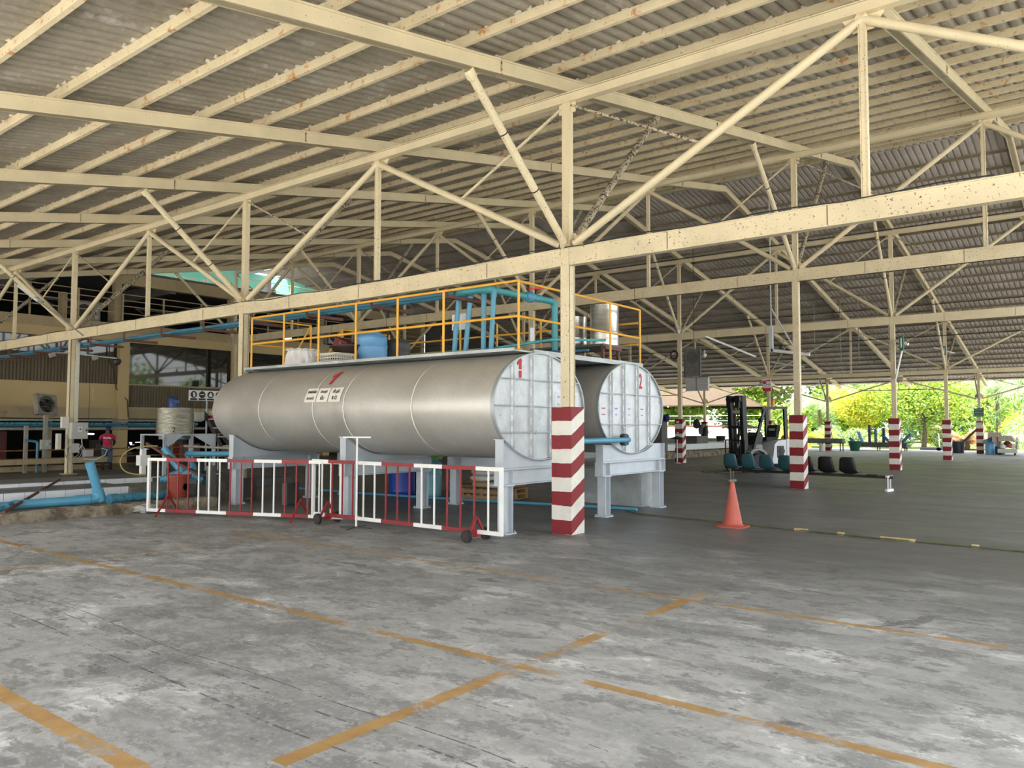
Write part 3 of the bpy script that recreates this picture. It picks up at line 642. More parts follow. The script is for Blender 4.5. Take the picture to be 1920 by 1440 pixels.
m = MB(); R_ = Matrix.Rotation(.35, 3, 'Y'); m.box((-13.15, 10.95, ZD + .56), (.42, .22, .20), R_); t = thing('maroon_crate', 'small maroon plastic bin tipped inside the dark brown tub', 'bin', (-13.15, 10.95, ZD + .40)); m.build('bin_body', 'maroon plastic', t)
m = MB(); m.lathe([(.035, 0), (.05, 0), (.05, .003), (.035, .003)], (0, 0, 0), 16); m.v = [tuple(Vector((-13.13, 10.83, ZD + .57)) + Vector((p[0], -p[2], p[1]))) for p in m.v]; m.build('round_mark', 'red letters', t)
# bin lined with a crinkled plastic bag
t = thing('bag_lined_bin', 'bin wrapped in a crinkled translucent plastic bag on the tank deck', 'bin', (-13.45, 10.1, ZD)); m = MB(); vs = []; n = 40
pr = [(.40, .0), (.37, .10), (.33, .2), (.29, .30), (.27, .36), (.30, .38), (.33, .37), (.31, .40), (.25, .395)]
for r_, z in pr:
    for i in range(n):
        a = 2 * PI * i / n; q = r_ * (1 + .07 * math.sin(i * 2.3 + z * 9) + .05 * math.sin(i * 5.1 - z * 14)); vs.append((-13.45 + q * math.cos(a), 10.1 + q * math.sin(a), ZD + z + (.012 * math.sin(i * 1.7) if z > .05 else 0)))
fs = [(k_ * n + i, k_ * n + (i + 1) % n, (k_ + 1) * n + (i + 1) % n, (k_ + 1) * n + i) for k_ in range(len(pr) - 1) for i in range(n)]
m.add(vs, fs, 0, True); m.add(vs[-n:], [tuple(range(n))]); m.build('plastic_bag', 'sack white', t)
# stainless pots on a maroon-legged table
t = thing('metal_table', 'steel table with maroon legs on the deck over tank two', 'table', (-8.3, 12.9, ZD)); m = MB(); m.b2((-9.2, 12.35, 3.07), (-7.52, 13.36, 3.11)); m.build('table_top', 'dark steel', t)
for p, q, n_ in (((-7.56, 12.4), (-7.56, 12.95), 1), ((-9.16, 12.4), (-9.16, 13.3), 0)):
    for s_ in (p, q):
        m = MB(); m.b2((s_[0] - .025, s_[1] - .025, ZD + .0), (s_[0] + .025, s_[1] + .025, 3.07)); m.build('leg', 'brown iron', t)
m = MB(); m.b2((-7.60, 12.4, 3.01), (-7.50, 13.0, 3.075)); m.build('maroon_rail', 'brown iron', t)
def pot(x, y, z, r, h_, lab):
    t = thing('stainless_tank', lab, 'tank', (x, y, z)); m = MB(); m.lathe([(r * .96, 0), (r, .015), (r, h_ * .33), (r * 1.012, h_ * .335), (r, h_ * .345), (r, h_ - .01)], (x, y, z), 40); m.build('body', 'stainless', t)
    m = MB(); m.lathe([(r * 1.03, h_ - .015), (r * 1.03, h_), (r * .2, h_ + .03), (0, h_ + .03)], (x, y, z), 40); m.build('lid', 'stainless', t); return t
pot(-7.84, 12.93, 3.11, .275, .80, 'taller cylindrical stainless tank on the maroon-legged table over tank two'); pot(-8.55, 12.93, 3.11, .26, .62, 'shorter cylindrical stainless tank half hidden by the speckled front column')
# ---- blue PVC pipework
def pipe(name, lab, pts, r, mt, couplings=(), n=12, cat='pipe', grp=None):
    t = thing(name, lab, cat, pts[0], 0, grp); P_ = [Vector(p) for p in pts]; fine = [P_[0]]
    for a, b, c in zip(P_[:-2], P_[1:-1], P_[2:]):
        d1, d2 = (b - a).normalized(), (c - b).normalized(); e = min(r * 1.6, (b - a).length / 2.2, (c - b).length / 2.2)
        for q in range(6):
            u = q / 5; fine.append((b - d1 * e) * (1 - u) ** 2 + b * 2 * u * (1 - u) + (b + d2 * e) * u * u)
    fine.append(P_[-1]); m = MB(); m.path(fine, r, n); m.build('pipe_run', mt, t)
    for i, b in enumerate(P_[1:-1]):
        a, c = P_[i], P_[i + 2]; d1, d2 = (b - a).normalized(), (c - b).normalized(); e = r * 2.2; m = MB(); pp = []
        for q in range(7):
            u = q / 6; pp.append((b - d1 * e) * (1 - u) ** 2 + b * 2 * u * (1 - u) + (b + d2 * e) * u * u)
        m.path(pp, r * 1.14, n); m.build('elbow', mt, t)
    for (k_, u) in couplings:
        a, b = P_[k_], P_[k_ + 1]; d = (b - a).normalized(); c = a + (b - a) * u; m = MB(); m.tube(c - d * r * 1.5, c + d * r * 1.5, r * 1.18, n); m.build('coupling', mt, t)
    return t
pipe('blue_pipe', 'blue water pipe carried under the front truss, nearest of three', [(-33, 10.0, 3.86), (-9.15, 10.0, 3.90)], .042, 'blue pvc', [(0, q / 8) for q in range(1, 8)])
pipe('blue_pipe', 'blue water pipe carried under the front truss, middle of three', [(-33, 10.14, 3.86), (-9.15, 10.14, 3.90)], .042, 'bright blue pvc', [(0, q / 7) for q in range(1, 7)])
pipe('blue_pipe', 'blue water pipe carried under the front truss, farthest of three', [(-33, 10.28, 3.86), (-8.9, 10.28, 3.90)], .035, 'dirty blue pvc', [(0, q / 7) for q in range(1, 7)])
for i in range(13):
    x = -9.0 - i * 1.9; m = MB(); m.cbar((x, 9.7, 3.79), (x, 10.6, 3.79), .07, .06, .008); m.b2((x - .02, 9.69, 3.79), (x + .02, 9.72, 4.0))
    tag(m.build('pipe_bracket', 'brown iron'), 'rusty brown bracket under the front truss holding blue pipes, %s from the yellow rail corner' % ordn(i), 'bracket', 'pipe brackets under the front truss')
for i, (tx, ty, bx_, by_) in enumerate(((-9.30, 10.35, -9.42, 10.35), (-9.05, 10.38, -9.18, 10.38), (-8.76, 10.4, -8.77, 10.4), (-8.55, 10.42, -8.62, 10.42))):
    pipe('drop_pipe', 'bright blue drop pipe into the top of tank one, %s from the left' % ordn(i), [(tx, ty, 3.93), (bx_, by_, 2.79)], .045, 'bright blue pvc', [(0, .04)] + ([(0, .56)] if i == 0 else []))
pipe('blue_pipe', 'thick blue pipe with a red-handled valve running back over the deck and down', [(-9.7, 10.14, 3.93), (-8.60, 10.30, 3.95), (-8.47, 12.15, 3.95), (-8.47, 12.15, 2.80)], .06, 'teal pvc', [(0, .5), (1, .72)])
t = thing('ball_valve', 'blue ball valve with a red lever on the overhead pipe', 'valve', (-8.52, 11.42, 3.95)); m = MB(); m.lathe([(.07, -.13), (.085, -.10), (.085, -.05), (.105, -.03), (.105, .03), (.085, .05), (.085, .10), (.07, .13)], (0, 0, 0), 16, 0, 'Y'); m.v = [(p[0] - 8.52, p[1] + 11.42, p[2] + 3.95) for p in m.v]; m.build('valve_body', 'bright blue pvc', t)
m = MB(); m.tube((-8.52, 11.42, 4.03), (-8.52, 11.42, 4.11), .02, 8); m.bar((-8.52, 11.42, 4.11), (-8.40, 11.68, 4.13), .035, .02); m.build('lever', 'sign red', t)
pipe('thin_pipe', 'thin teal pipe running just above the deck behind the front column', [(-9.3, 10.5, 2.90), (-7.45, 10.6, 3.02), (-7.45, 12.3, 3.16)], .024, 'teal pvc', [(0, .5), (1, .4)])
pipe('thin_pipe', 'second thin blue pipe crossing the deck toward the maroon-legged table', [(-9.0, 11.6, 2.95), (-7.55, 11.9, 2.95)], .024, 'blue pvc')
m = MB(); m.b2((-9.65, 10.15, ZD), (-8.9, 10.65, ZD + .03)); m.lathe([(.28, 0), (.28, .05), (0, .06)], (-9.28, 10.4, ZD + .03), 24); tag(m.build('manhole_cover', 'brown iron'), 'rusty maroon manhole cover around the drop pipes on tank one', 'manhole')
t = thing('hanging_notice', 'blank white sheet hung behind the first blue drop pipe', 'sign', (-9.6, 10.55, 3.2)); m = MB(); m.b2((-9.66, 10.56, 3.33), (-9.32, 10.57, 3.62)); m.build('sheet', 'paper', t); m = MB(); m.tube((-9.49, 10.58, 3.62), (-9.49, 10.58, 3.80), .005, 6); m.build('wire', 'dark iron', t)
o = MB(); o.b2((-8.2, 11.0, 3.05), (-8.19, 11.12, 3.32)); tag(o.build('small_notice', 'paper'), 'small white notice fixed to the thick blue pipe over the deck', 'sign')
# pipe in front of tank two with butterfly valve
t2p = pipe('blue_pipe', 'bright blue pipe crossing in front of tank two to its outlet valve', [(-7.17, 10.32, 1.34), (-6.98, 10.32, 1.34), (-6.98, 12.37, 1.34), (-7.17, 12.37, 1.34)], .045, 'bright blue pvc')
t = thing('butterfly_valve', 'dark butterfly valve with a rusty lever on the end of tank two', 'valve', (-7.10, 12.37, 1.34)); m = MB()
for dx in (-.03, .03): m.lathe([(.11, -.012), (.11, .012)], (-7.10 + dx, 12.37, 1.34), 20, 0, 'X')
for i in range(6): a = i * PI / 3; m.tube((-7.16, 12.37 + .09 * math.cos(a), 1.34 + .09 * math.sin(a)), (-7.03, 12.37 + .09 * math.cos(a), 1.34 + .09 * math.sin(a)), .012, 6, m=1)
m.build('flange', ['dark iron', 'bright blue pvc'], t); m = MB(); m.tube((-7.10, 12.37, 1.42), (-7.10, 12.37, 1.56), .016, 8); m.bar((-7.10, 12.30, 1.56), (-7.04, 12.62, 1.58), .04, .02); m.build('lever', 'galvanised', t)
# ---- under the tanks
m = MB(); m.path([(-16.5, 12.05, .03), (-13.4, 12.1, .03), (-10.6, 12.45, .03), (-9.1, 12.75, .03), (-7.6, 13.0, .03), (-7.2, 13.0, .03)], .028, 8); tag(m.build('floor_pipe', 'bright blue pvc'), 'thin bright blue pipe lying on the floor under the tanks', 'pipe')
t = thing('concrete_block', 'grey galvanised-looking slab standing under tank two', 'slab', (-8.6, 14.1, 0)); m = MB(); m.box((-8.55, 14.02, .33), (2.2, .45, .66), Matrix.Rotation(-.10, 3, 'Z')); m.build('slab', 'galvanised', t)
def pallet(x, y, z, rz=0, lab='', n=1):
    t = thing('wooden_pallet', lab, 'pallet', (x, y, z)); R = Matrix.Rotation(rz, 3, 'Z'); P0 = Vector((x, y, z))
    for a in (-.42, 0, .42):
        m = MB(); m.box(P0 + R @ Vector((0, a, .055)), (1.15, .09, .08), R); m.build('bearer', 'pallet wood', t)
    for i in range(7):
        m = MB(); m.box(P0 + R @ Vector((-.51 + i * .17, 0, .107)), (.11, .98, .022), R); m.build('board', 'pallet wood', t)
    for i in (-.5, 0, .5):
        m = MB(); m.box(P0 + R @ Vector((i, 0, .008)), (.10, .98, .015), R); m.build('board', 'pallet wood', t)
    return t
pallet(-11.75, 13.9, 0, .05, 'empty wooden pallet on the floor at the left under tank two'); pallet(-11.75, 13.9, .12, -.03, 'second wooden pallet stacked on the empty one under tank two'); pallet(-10.85, 13.25, 0, .1, 'bottom wooden pallet under the white sacks beneath tank two'); pallet(-10.85, 13.25, .12, .06, 'upper wooden pallet carrying the white sacks beneath tank two')
def sack(x, y, z, rz, lab, mt='sack white', s_=(.62, .40, .14)):
    m = MB(); vs = []; fs = []; nu, nv = 20, 10; R = Matrix.Rotation(rz, 3, 'Z')
    for j in range(nv + 1):
        ph = -PI / 2 + PI * j / nv
        for i in range(nu):
            th = 2 * PI * i / nu; c_, s1 = math.cos(th), math.sin(th); e = .45
            p = Vector((s_[0] / 2 * math.copysign(abs(c_) ** e, c_) * abs(math.cos(ph)) ** .45, s_[1] / 2 * math.copysign(abs(s1) ** e, s1) * abs(math.cos(ph)) ** .45, s_[2] / 2 * math.sin(ph) * (1 - .15 * abs(c_))))
            p.z += .008 * math.sin(i * 1.9 + j); vs.append(Vector((x, y, z + s_[2] / 2)) + R @ p)
    for j in range(nv):
        for i in range(nu): fs.append((j * nu + i, j * nu + (i + 1) % nu, (j + 1) * nu + (i + 1) % nu, (j + 1) * nu + i))
    m.add(vs, fs, 0, True); return tag(m.build('stuffed_sack', mt), lab, 'sack')
sack(-10.95, 13.1, .24, .1, 'tan sack at the bottom of the pile beneath tank two', 'sack tan'); sack(-10.55, 13.15, .24, .2, 'white sack at the bottom right of the pile beneath tank two'); sack(-11.0, 13.1, .375, .0, 'white sack in the middle of the pile beneath tank two'); sack(-10.98, 13.12, .51, .15, 'white sack on top of the pile beneath tank two')
sack(-10.3, 13.3, .26, 1.1, 'tan sack leaning at the right of the sack pile', 'sack tan', (.5, .4, .3))
sack(-11.75, 13.9, .24, .1, 'grey-white sack lying on the left pallet stack under tank two', 'sack tan')
m = MB(); m.b2((-12.0, 13.7, .385), (-11.5, 14.1, .45)); tag(m.build('cardboard_box', 'pallet wood'), 'flat brown carton on the sack of the left pallet stack', 'box')
drum(-12.32, 12.8, 0, .24, .80, 'tall translucent blue drum with lime top standing between the tank stands', 'translucent drum')
tub(-12.32, 12.8, .83, .24, .25, .07, 'lime green lid-like tray on the translucent drum', 'lime plastic', 'tray', 'lime_tray')
drum(-13.05, 12.62, 0, .30, .88, 'dark blue plastic drum on the floor between the tank stands', 'blue plastic')
m = MB(); m.lathe([(.2, 0), (.2, .75), (.12, .8), (0, .8)], (-12.78, 13.05, 0), 24); tag(m.build('metal_cylinder', 'stainless'), 'shiny metal cylinder beside the dark blue drum', 'cylinder')
# ---- barriers, sign stand, cone, hose
def barrier(p, q, lab, bands, zb_, zt2, cols, feet, wheels):
    p, q = Vector(p), Vector(q); d = (q - p).normalized(); nrm = Vector((-d.y, d.x, 0)); L = (q - p).length; nb = len(cols) - 1
    t = thing('crowd_barrier', lab, 'barrier', ((p + q) / 2)[:]); u = 0
    for fr_, c_ in bands:
        a, b = p + d * L * u, p + d * L * (u + fr_); mt = 'white paint' if c_ == 'w' else 'red paint'
        for z, w_ in ((zt2, .055), (zb_, .055)):
            m = MB(); m.bar(a + Vector((0, 0, z)), b + Vector((0, 0, z)), .032, w_); m.build('rail_segment', mt, t)
        u += fr_
    for i in range(nb + 1):
        f_ = i / nb; c_ = p + d * (L * f_); end = i in (0, nb); mt = 'white paint' if cols[i] == 'w' else 'red paint'; m = MB()
        wd = .045 if end else .020; o_ = d * ((.025 if i == 0 else -.025 if i == nb else 0))
        m.bar(c_ + o_ + Vector((0, 0, zb_ - .02)), c_ + o_ + Vector((0, 0, zt2 + .02)), wd, wd, 0, nrm); m.build('upright', mt, t)
    for f_ in feet:
        c_ = p + d * L * f_
        for s_ in (-1, 1):
            m = MB(); m.bar(c_ + Vector((0, 0, .36)), c_ + nrm * s_ * .30 + d * .0 + Vector((0, 0, .012)), .026, .026, 0, d); m.build('foot', 'red paint', t)
    for f_ in wheels:
        c_ = p + d * L * f_
        m = MB()
        for s_ in (-1, 1): m.bar(c_ + Vector((0, 0, .34)), c_ + nrm * s_ * .17 + Vector((0, 0, .09)), .03, .03, 0, d)
        m.bar(c_ + nrm * -.18 + Vector((0, 0, .09)), c_ + nrm * .18 + Vector((0, 0, .09)), .035, .035); m.bar(c_ + Vector((0, 0, .06)), c_ + Vector((0, 0, .16)), .06, .08); m.build('axle_bracket', 'red paint', t)
        for s_ in (-1, 1):
            w0 = c_ + nrm * s_ * .20 + Vector((0, 0, .085)); m = MB(); m.tube(w0 - nrm * .022, w0 + nrm * .022, .085, 24, m=0); m.tube(w0 - nrm * .026, w0 + nrm * .026, .055, 16, m=1); m.tube(w0 - nrm * .03, w0 + nrm * .03, .018, 10, m=0)
            for a in range(3):
                v_ = (d * math.cos(a * 2.09) + Vector((0, 0, 1)) * math.sin(a * 2.09)) * .05; m.bar(w0 - v_ * .1 + nrm * .028 * s_, w0 + v_ + nrm * .028 * s_, .015, .012, 2)
            m.build('wheel', ['black rubber', 'dark iron', 'brown iron'], t)
barrier((-13.72, 7.02, 0), (-10.10, 8.42, 0), 'long red and white barrier on splayed feet, farther left of the two', [(.104, 'w'), (.165, 'r'), (.159, 'w'), (.139, 'r'), (.139, 'w'), (.133, 'r'), (.161, 'w')], .085, .98, 'wwrrrwwwrrrwwrrrwww', (.115, .80), ())
barrier((-10.69, 8.27, 0), (-6.62, 8.27, 0), 'red and white barrier on small black wheels, in front of the numbered tank end', [(.103, 'w'), (.166, 'r'), (.147, 'w'), (.172, 'r'), (.140, 'w'), (.156, 'r'), (.116, 'w')], .13, 1.00, 'wwrrrwwrrrwwrrrww', (), (.10, .885))
t = thing('sign_stand', 'thin white T-shaped pole stand in front of the wheeled barrier', 'stand', (-9.43, 8.14, 0)); m = MB(); m.tube((-9.43, 8.14, .02), (-9.43, 8.14, 1.40), .016, 10); m.build('pole', 'white paint', t)
m = MB(); m.bar((-9.60, 8.00, 1.405), (-9.26, 8.27, 1.405), .022, .022); m.build('cross_bar', 'white paint', t)
for a in range(4):
    m = MB(); v_ = Vector((math.cos(a * PI / 2 + .3), math.sin(a * PI / 2 + .3), 0)) * .28; m.bar(Vector((-9.43, 8.14, .022)), Vector((-9.43, 8.14, .005)) + v_, .022, .008); m.build('foot', 'dark iron', t)
def cone():
    x, y = -4.93, 12.0; t = thing('traffic_cone', 'faded orange traffic cone standing alone on the open floor', 'cone', (x, y, 0)); m = MB()
    m.lathe([(.155, .02), (.148, .05), (.03, .69), (.028, .70), (.02, .70), (.022, .68), (.12, .05)], (x, y, 0), 32); m.build('cone_body', 'orange plastic', t)
    m = MB(); n = 40; vs = []
    for z in (.0, .018):
        for i in range(n):
            a = 2 * PI * i / n; c_, s1 = math.cos(a), math.sin(a); vs.append((x + .235 * math.copysign(abs(c_) ** .5, c_), y + .235 * math.copysign(abs(s1) ** .5, s1), z))
    m.add(vs, [tuple(range(n))[::-1], tuple(range(n, 2 * n))] + [(i, (i + 1) % n, n + (i + 1) % n, n + i) for i in range(n)]); m.lathe([(.18, .018), (.165, .03), (.15, .05)], (x, y, 0), 32); m.build('base', 'orange plastic', t)
cone()
t = thing('floor_hose', 'thin dark hose mended with tan tape crossing the floor past the cone', 'hose', (-4, 12.2, 0)); ctrl = [(-7.3, 12.75), (-6.87, 12.52), (-5.8, 12.38), (-4.94, 12.26), (-3.7, 12.08), (-2.54, 11.94), (-1.8, 11.92), (-1.04, 11.86), (2.5, 11.7)]
pts = []
for a, b in zip(ctrl[:-1], ctrl[1:]):
    for q in range(8): u = q / 8; pts.append((a[0] + (b[0] - a[0]) * u, a[1] + (b[1] - a[1]) * u + .012 * math.sin((a[0] + (b[0] - a[0]) * u) * 5), .016))
m = MB(); m.path(pts, .012, 7); m.path([(p[0], p[1] + .035 + .01 * math.sin(p[0] * 3), p[2]) for p in pts if p[0] > -4.4], .009, 6); m.build('hose', 'hose green', t)
for x0, x1 in ((-4.0, -3.8), (-3.35, -3.26), (-2.75, -2.3), (-1.62, -1.54)):
    def yy(x):
        for a, b in zip(pts[:-1], pts[1:]):
            if a[0] <= x <= b[0]: return a[1]
        return 12
    m = MB(); m.tube((x0, yy(x0) + .012, .018), (x1, yy(x1) + .012, .018), .026, 8); m.build('tape_wrap', 'tape tan', t)
# ---- bench of bucket seats
P0, P1 = Vector((-8.99, 21.39, 0)), Vector((-4.52, 20.60, 0)); d = (P1 - P0).normalized(); nrm = Vector((-d.y, d.x, 0))
t = thing('seat_bench', 'row of teal and black bucket seats on one beam, backs to the camera', 'bench', ((P0 + P1) / 2)[:]); up = Vector((0, 0, 1))
m = MB(); m.bar(P0 + up * .34 + nrm * .15 - d * .05, P1 + up * .34 + nrm * .15 + d * .05, .05, .07); m.build('beam', 'dark iron', t)
for pp, mt in ((P0 + d * .12, 'grey pipe'), (P1 - d * .05, 'white metal')):
    m = MB()
    for s_ in (0, 1): m.bar(pp + nrm * (.08 + .14 * s_) + up * .04, pp + nrm * (.08 + .14 * s_) + up * .36, .028, .028)
    m.bar(pp + nrm * -.02 + up * .03, pp + nrm * .34 + up * .03, .06, .06); m.bar(pp + nrm * .0 + up * .36, pp + nrm * .3 + up * .36, .05, .04); m.build('leg', mt, t)
def seat(k_, mt):
    c_ = P0 + d * (.17 + .562 * k_) ; m = MB(); vs = []; nu = 8; prof = [(-.06, .80, .155), (-.075, .78, .18), (-.06, .66, .20), (-.03, .54, .215), (.0, .46, .215), (.06, .41, .215), (.16, .395, .21), (.28, .40, .205), (.38, .42, .20), (.40, .405, .19)]
    for (n_, z, hw) in prof:
        for i in range(nu + 1):
            u = -1 + 2 * i / nu; cup = .045 * abs(u) ** 3; vs.append(c_ + d * (u * hw) + nrm * (n_ + (cup if z > .5 else 0)) + up * (z + (cup if z <= .5 else 0) - (.05 * max(0, abs(u) - .7) if z > .77 else 0)))
    N_ = nu + 1; fs = [(a * N_ + i, a * N_ + i + 1, (a + 1) * N_ + i + 1, (a + 1) * N_ + i) for a in range(len(prof) - 1) for i in range(nu)]; m.add(vs, fs, 0, True)
    o = m.build('bucket_seat', mt, t); sm = o.modifiers.new('thick', 'SOLIDIFY'); sm.thickness = .014; o['label'] = mt.split()[0] + ' plastic bucket seat'
    b = MB(); b.bar(c_ + nrm * .15 - d * .12 + up * .385, c_ + nrm * .15 + d * .12 + up * .385, .2, .02); b.build('seat_bracket', 'dark iron', t)
for k_ in range(7): seat(k_, 'teal seat' if k_ < 4 else 'black seat')
m = MB(); pp = P0 + d * (.17 + .562 * 7); m.bar(pp + nrm * .15 - d * .12 + up * .385, pp + nrm * .15 + d * .16 + up * .385, .2, .02); m.build('seat_bracket', 'dark iron', t)
# ================================================================ left side: kerb, tiled steps, platform
m = MB(); rnd = random.Random(3); n = 60; vs = []
for i in range(n + 1):
    y = -2.8 + 11.4 * i / n; j = lambda: rnd.uniform(-.018, .018)
    vs += [(-14.05 + j(), y, 0), (-14.04 + j(), y, .12 + j()), (-14.08 + j(), y, .185 + j()), (-14.42, y, .18 + j() * .5), (-14.45, y, 0)]
m.add(vs, [(a + 5 * i, a + 1 + 5 * i, a + 6 + 5 * i, a + 5 + 5 * i) for i in range(n) for a in range(4)], 0, False); m.add(vs[:5], [(0, 1, 2, 3, 4)]); m.add(vs[-5:], [(4, 3, 2, 1, 0)])
tag(m.build('kerb', 'kerb stone'), 'rough weathered stone kerb edging the yard on the left', 'kerb')
m = MB(); m.b2((-15.5, -2.8, 0), (-14.44, 8.6, .15)); struct(m.build('trim_1', 'wet concrete'))
def tiled(name, x0, x1, y0, y1, z0, z1, lab, pitch=.40):
    t = thing(name, lab, 'step', ((x0 + x1) / 2, (y0 + y1) / 2, z0)); m = MB(); m.b2((x0, y0, z0), (x1 - .012, y1, z1 - .012)); m.build('core', 'grey tile', t)
    m = MB(); y = y0
    while y < y1 - .01:
        m.b2((x1 - .012, y + .004, z0), (x1, min(y + pitch, y1) - .004, z1 - .02)); y += pitch
    m.build('white_riser_tiles', 'white tile', t); m = MB(); y = y0
    while y < y1 - .01:
        m.b2((x0, y + .004, z1 - .012), (x1 + .006, min(y + pitch * 2, y1) - .004, z1)); y += pitch * 2
    m.build('grey_tread_tiles', 'grey tile', t); return t
tiled('tiled_step', -16.6, -15.5, -2.8, 7.55, 0, .40, 'lower step faced with large white tiles behind the lying blue pipes', .34)
tiled('tiled_step', -17.7, -16.6, -2.8, 8.6, 0, .485, 'upper step with a thin white tile face and grey tread')
m = MB(); m.b2((-16.6, 7.56, 0), (-15.4, 9.6, .36)); tag(m.build('concrete_plinth', 'grey wood'), 'low grey concrete plinth at the end of the white tiled step', 'plinth')
m = MB(); m.b2((-25.0, -2.8, 0), (-17.71, 13.0, .19)); struct(m.build('trim_2', 'wet concrete'))
for i, (x, y0, y1, z) in enumerate(((-19.9, 5, 7.2, .19), (-20.3, 9.0, 12.4, .19))):
    m = MB(); m.b2((x, y0, z), (x + .06, y1, z + .03)); tag(m.build('drain_edge', 'white tile'), ['pale drain edge on the platform left of the box-carrying column', 'pale drain edge on the platform right of the box-carrying column'][i], 'drain')
# ---- loose blue pipes on the low shelf
pipe('loose_pipe', 'big blue pipe with an elbow, its short arm standing upright on the kerb shelf', [(-14.80, 5.25, .235), (-14.72, 6.66, .245), (-14.70, 6.44, .92)], .080, 'bright blue pvc', [(0, .78), (1, .12)], 16)
for q_ in list(C.objects):
    if q_.name == 'pipe_run' or q_.name.startswith('pipe_run.'):
        if q_.parent and q_.parent.get('label', '').startswith('big blue pipe'): q_['label'] = 'blue pipe run with its upright arm'
pipe('loose_pipe', 'grimy dark teal pipe end lying at the photo edge under the brown rod', [(-14.55, 3.6, .235), (-14.62, 5.2, .235)], .080, 'dirty blue pvc', [], 16)
t = thing('loose_pipe', 'open-mouthed grimy blue pipe pointing to the camera on the kerb shelf', 'pipe', (-14.6, 7.1, .15)); m = MB()
a, b = Vector((-14.52, 6.72, .24)), Vector((-14.85, 8.0, .24)); m.tube(a, b, .085, 20, caps=False); m.tube(a, a + (b - a) * .12, .094, 20, caps=False); m.tube(a, b, .075, 20, caps=False); m.add([b + Vector((.085 * math.cos(q * .4), 0, .085 * math.sin(q * .4))) for q in range(16)], [tuple(range(16))], 0)
m.build('pipe_run', 'dirty blue pvc', t); m = MB(); m.lathe([(.075, 0), (.094, 0)], (0, 0, 0), 20); dd = (b - a).normalized(); _, e1, e2 = m.frame(dd); m.v = [tuple(a + e1 * p[0] + e2 * p[1]) for p in m.v]; m.build('rim', 'bright blue pvc', t)
m = MB(); m.tube((-16.7, 6.76, .50), (-14.02, 4.86, .20), .022, 8, .03); tag(m.build('brown_rod', 'brown iron'), 'long rusty brown rod leaning from the tiled steps down to the kerb', 'rod')
m = MB(); bm = []; rr = random.Random(5)
for i in range(9):
    for j in range(14):
        ph = PI * i / 8; th = 2 * PI * j / 14; q = 1 + rr.uniform(-.18, .18); bm.append((-14.0 + .17 * q * math.sin(ph) * math.cos(th), 7.16 + .24 * q * math.sin(ph) * math.sin(th), .075 + .085 * q * math.cos(ph)))
m.add(bm, [(i * 14 + j, i * 14 + (j + 1) % 14, (i + 1) * 14 + (j + 1) % 14, (i + 1) * 14 + j) for i in range(8) for j in range(14)]); tag(m.build('concrete_lump', 'rock'), 'pale broken lump of concrete by the left foot of the barrier', 'rock')
tub(-14.72, 8.15, .15, .15, .215, .46, 'tall red-brown plastic bin behind the left end of the barrier', 'red plastic', 'bin', 'red_bin')
m = MB(); m.lathe([(.045, -.005), (.045, .005), (.038, .005), (.038, -.005)], (0, 0, 0), 16); m.v = [(-14.5, 8.15 + p[0] + .02, .38 + p[1] * 1.5) for p in m.v]; tag(m.build('wire_ring', 'galvanised'), 'small metal ring handle on the red-brown bin', 'ring')
for i, (x, y, h_, mt, lab_) in enumerate(((-14.55, 8.75, .62, 'grey wood', 'weathered grey plank leaning right of the red-brown bin'), (-15.75, 9.0, .60, 'dark tub plastic', 'black box behind the white barrier bars'), (-15.0, 9.9, .45, 'wet concrete', 'dark slab leaning by the far saddle leg'), (-13.3, 9.75, .42, 'wet concrete', 'dark flat sheet between the tank saddles'))):
    m = MB(); m.box((x, y, h_ / 2 + (.15 if x < -14.45 and y < 8.9 else .005)), (.10 if i != 1 else .6, .22 if i == 0 else .55, h_), Matrix.Rotation(.5, 3, 'Z')); tag(m.build(['plank', 'black_box', 'slab', 'sheet'][i], mt), lab_, ['plank', 'box', 'slab', 'sheet'][i])
# pipework by the barrier end
pipe('blue_pipe', 'thick bright blue pipe bending down above the red-brown bin', [(-15.6, 9.0, .55), (-16.2, 9.0, .62), (-16.45, 8.75, 1.10)], .075, 'bright blue pvc', [(1, .4)])
pipe('blue_pipe', 'bright blue pipe running level to the far saddle of the tank', [(-15.9, 9.3, .45), (-16.5, 9.3, .95), (-14.35, 9.25, 1.0)], .052, 'bright blue pvc', [(0, .5)])
pipe('grey_pipe', 'dusty grey pipe running just above the level blue pipe', [(-17.1, 9.6, 1.10), (-14.4, 9.5, 1.09)], .030, 'grey pipe')
pipe('blue_pipe', 'short thin blue drop pipe below the level blue pipe', [(-16.1, 9.66, .97), (-16.1, 9.66, .0)], .035, 'bright blue pvc')
pipe('blue_pipe', 'grimy dark teal elbow cluster above the red-brown bin', [(-16.0, 8.5, .42), (-15.5, 8.8, .62), (-15.0, 8.9, .45)], .09, 'dirty blue pvc', [(0, .5)])
m = MB(); m.path([(-16.9 - .55 * math.sin(PI * q / 24), 8.85 - .25 * q / 24 - .42 * math.sin(PI * q / 24), 1.12 - .62 * (q / 24) + .10 * math.sin(2 * PI * q / 24)) for q in range(25)], .015, 7); tag(m.build('yellow_hose', 'hose yellow'), 'thin yellow-green hose looping down left of the barrier', 'hose')
m = MB(); m.bar((-17.3, 8.8, 1.18), (-14.9, 8.7, .55), .05, .05); tag(m.build('brown_prop', 'brown iron'), 'brown angle bar sloping down across the blue pipes to the bin', 'bar')
m = MB(); m.b2((-17.1, 8.55, .36), (-17.0, 8.65, 1.05)); m.b2((-17.15, 8.5, .70), (-16.95, 8.72, .92)); tag(m.build('white_post', 'white paint'), 'grubby white post beside the yellow-green hose', 'post')
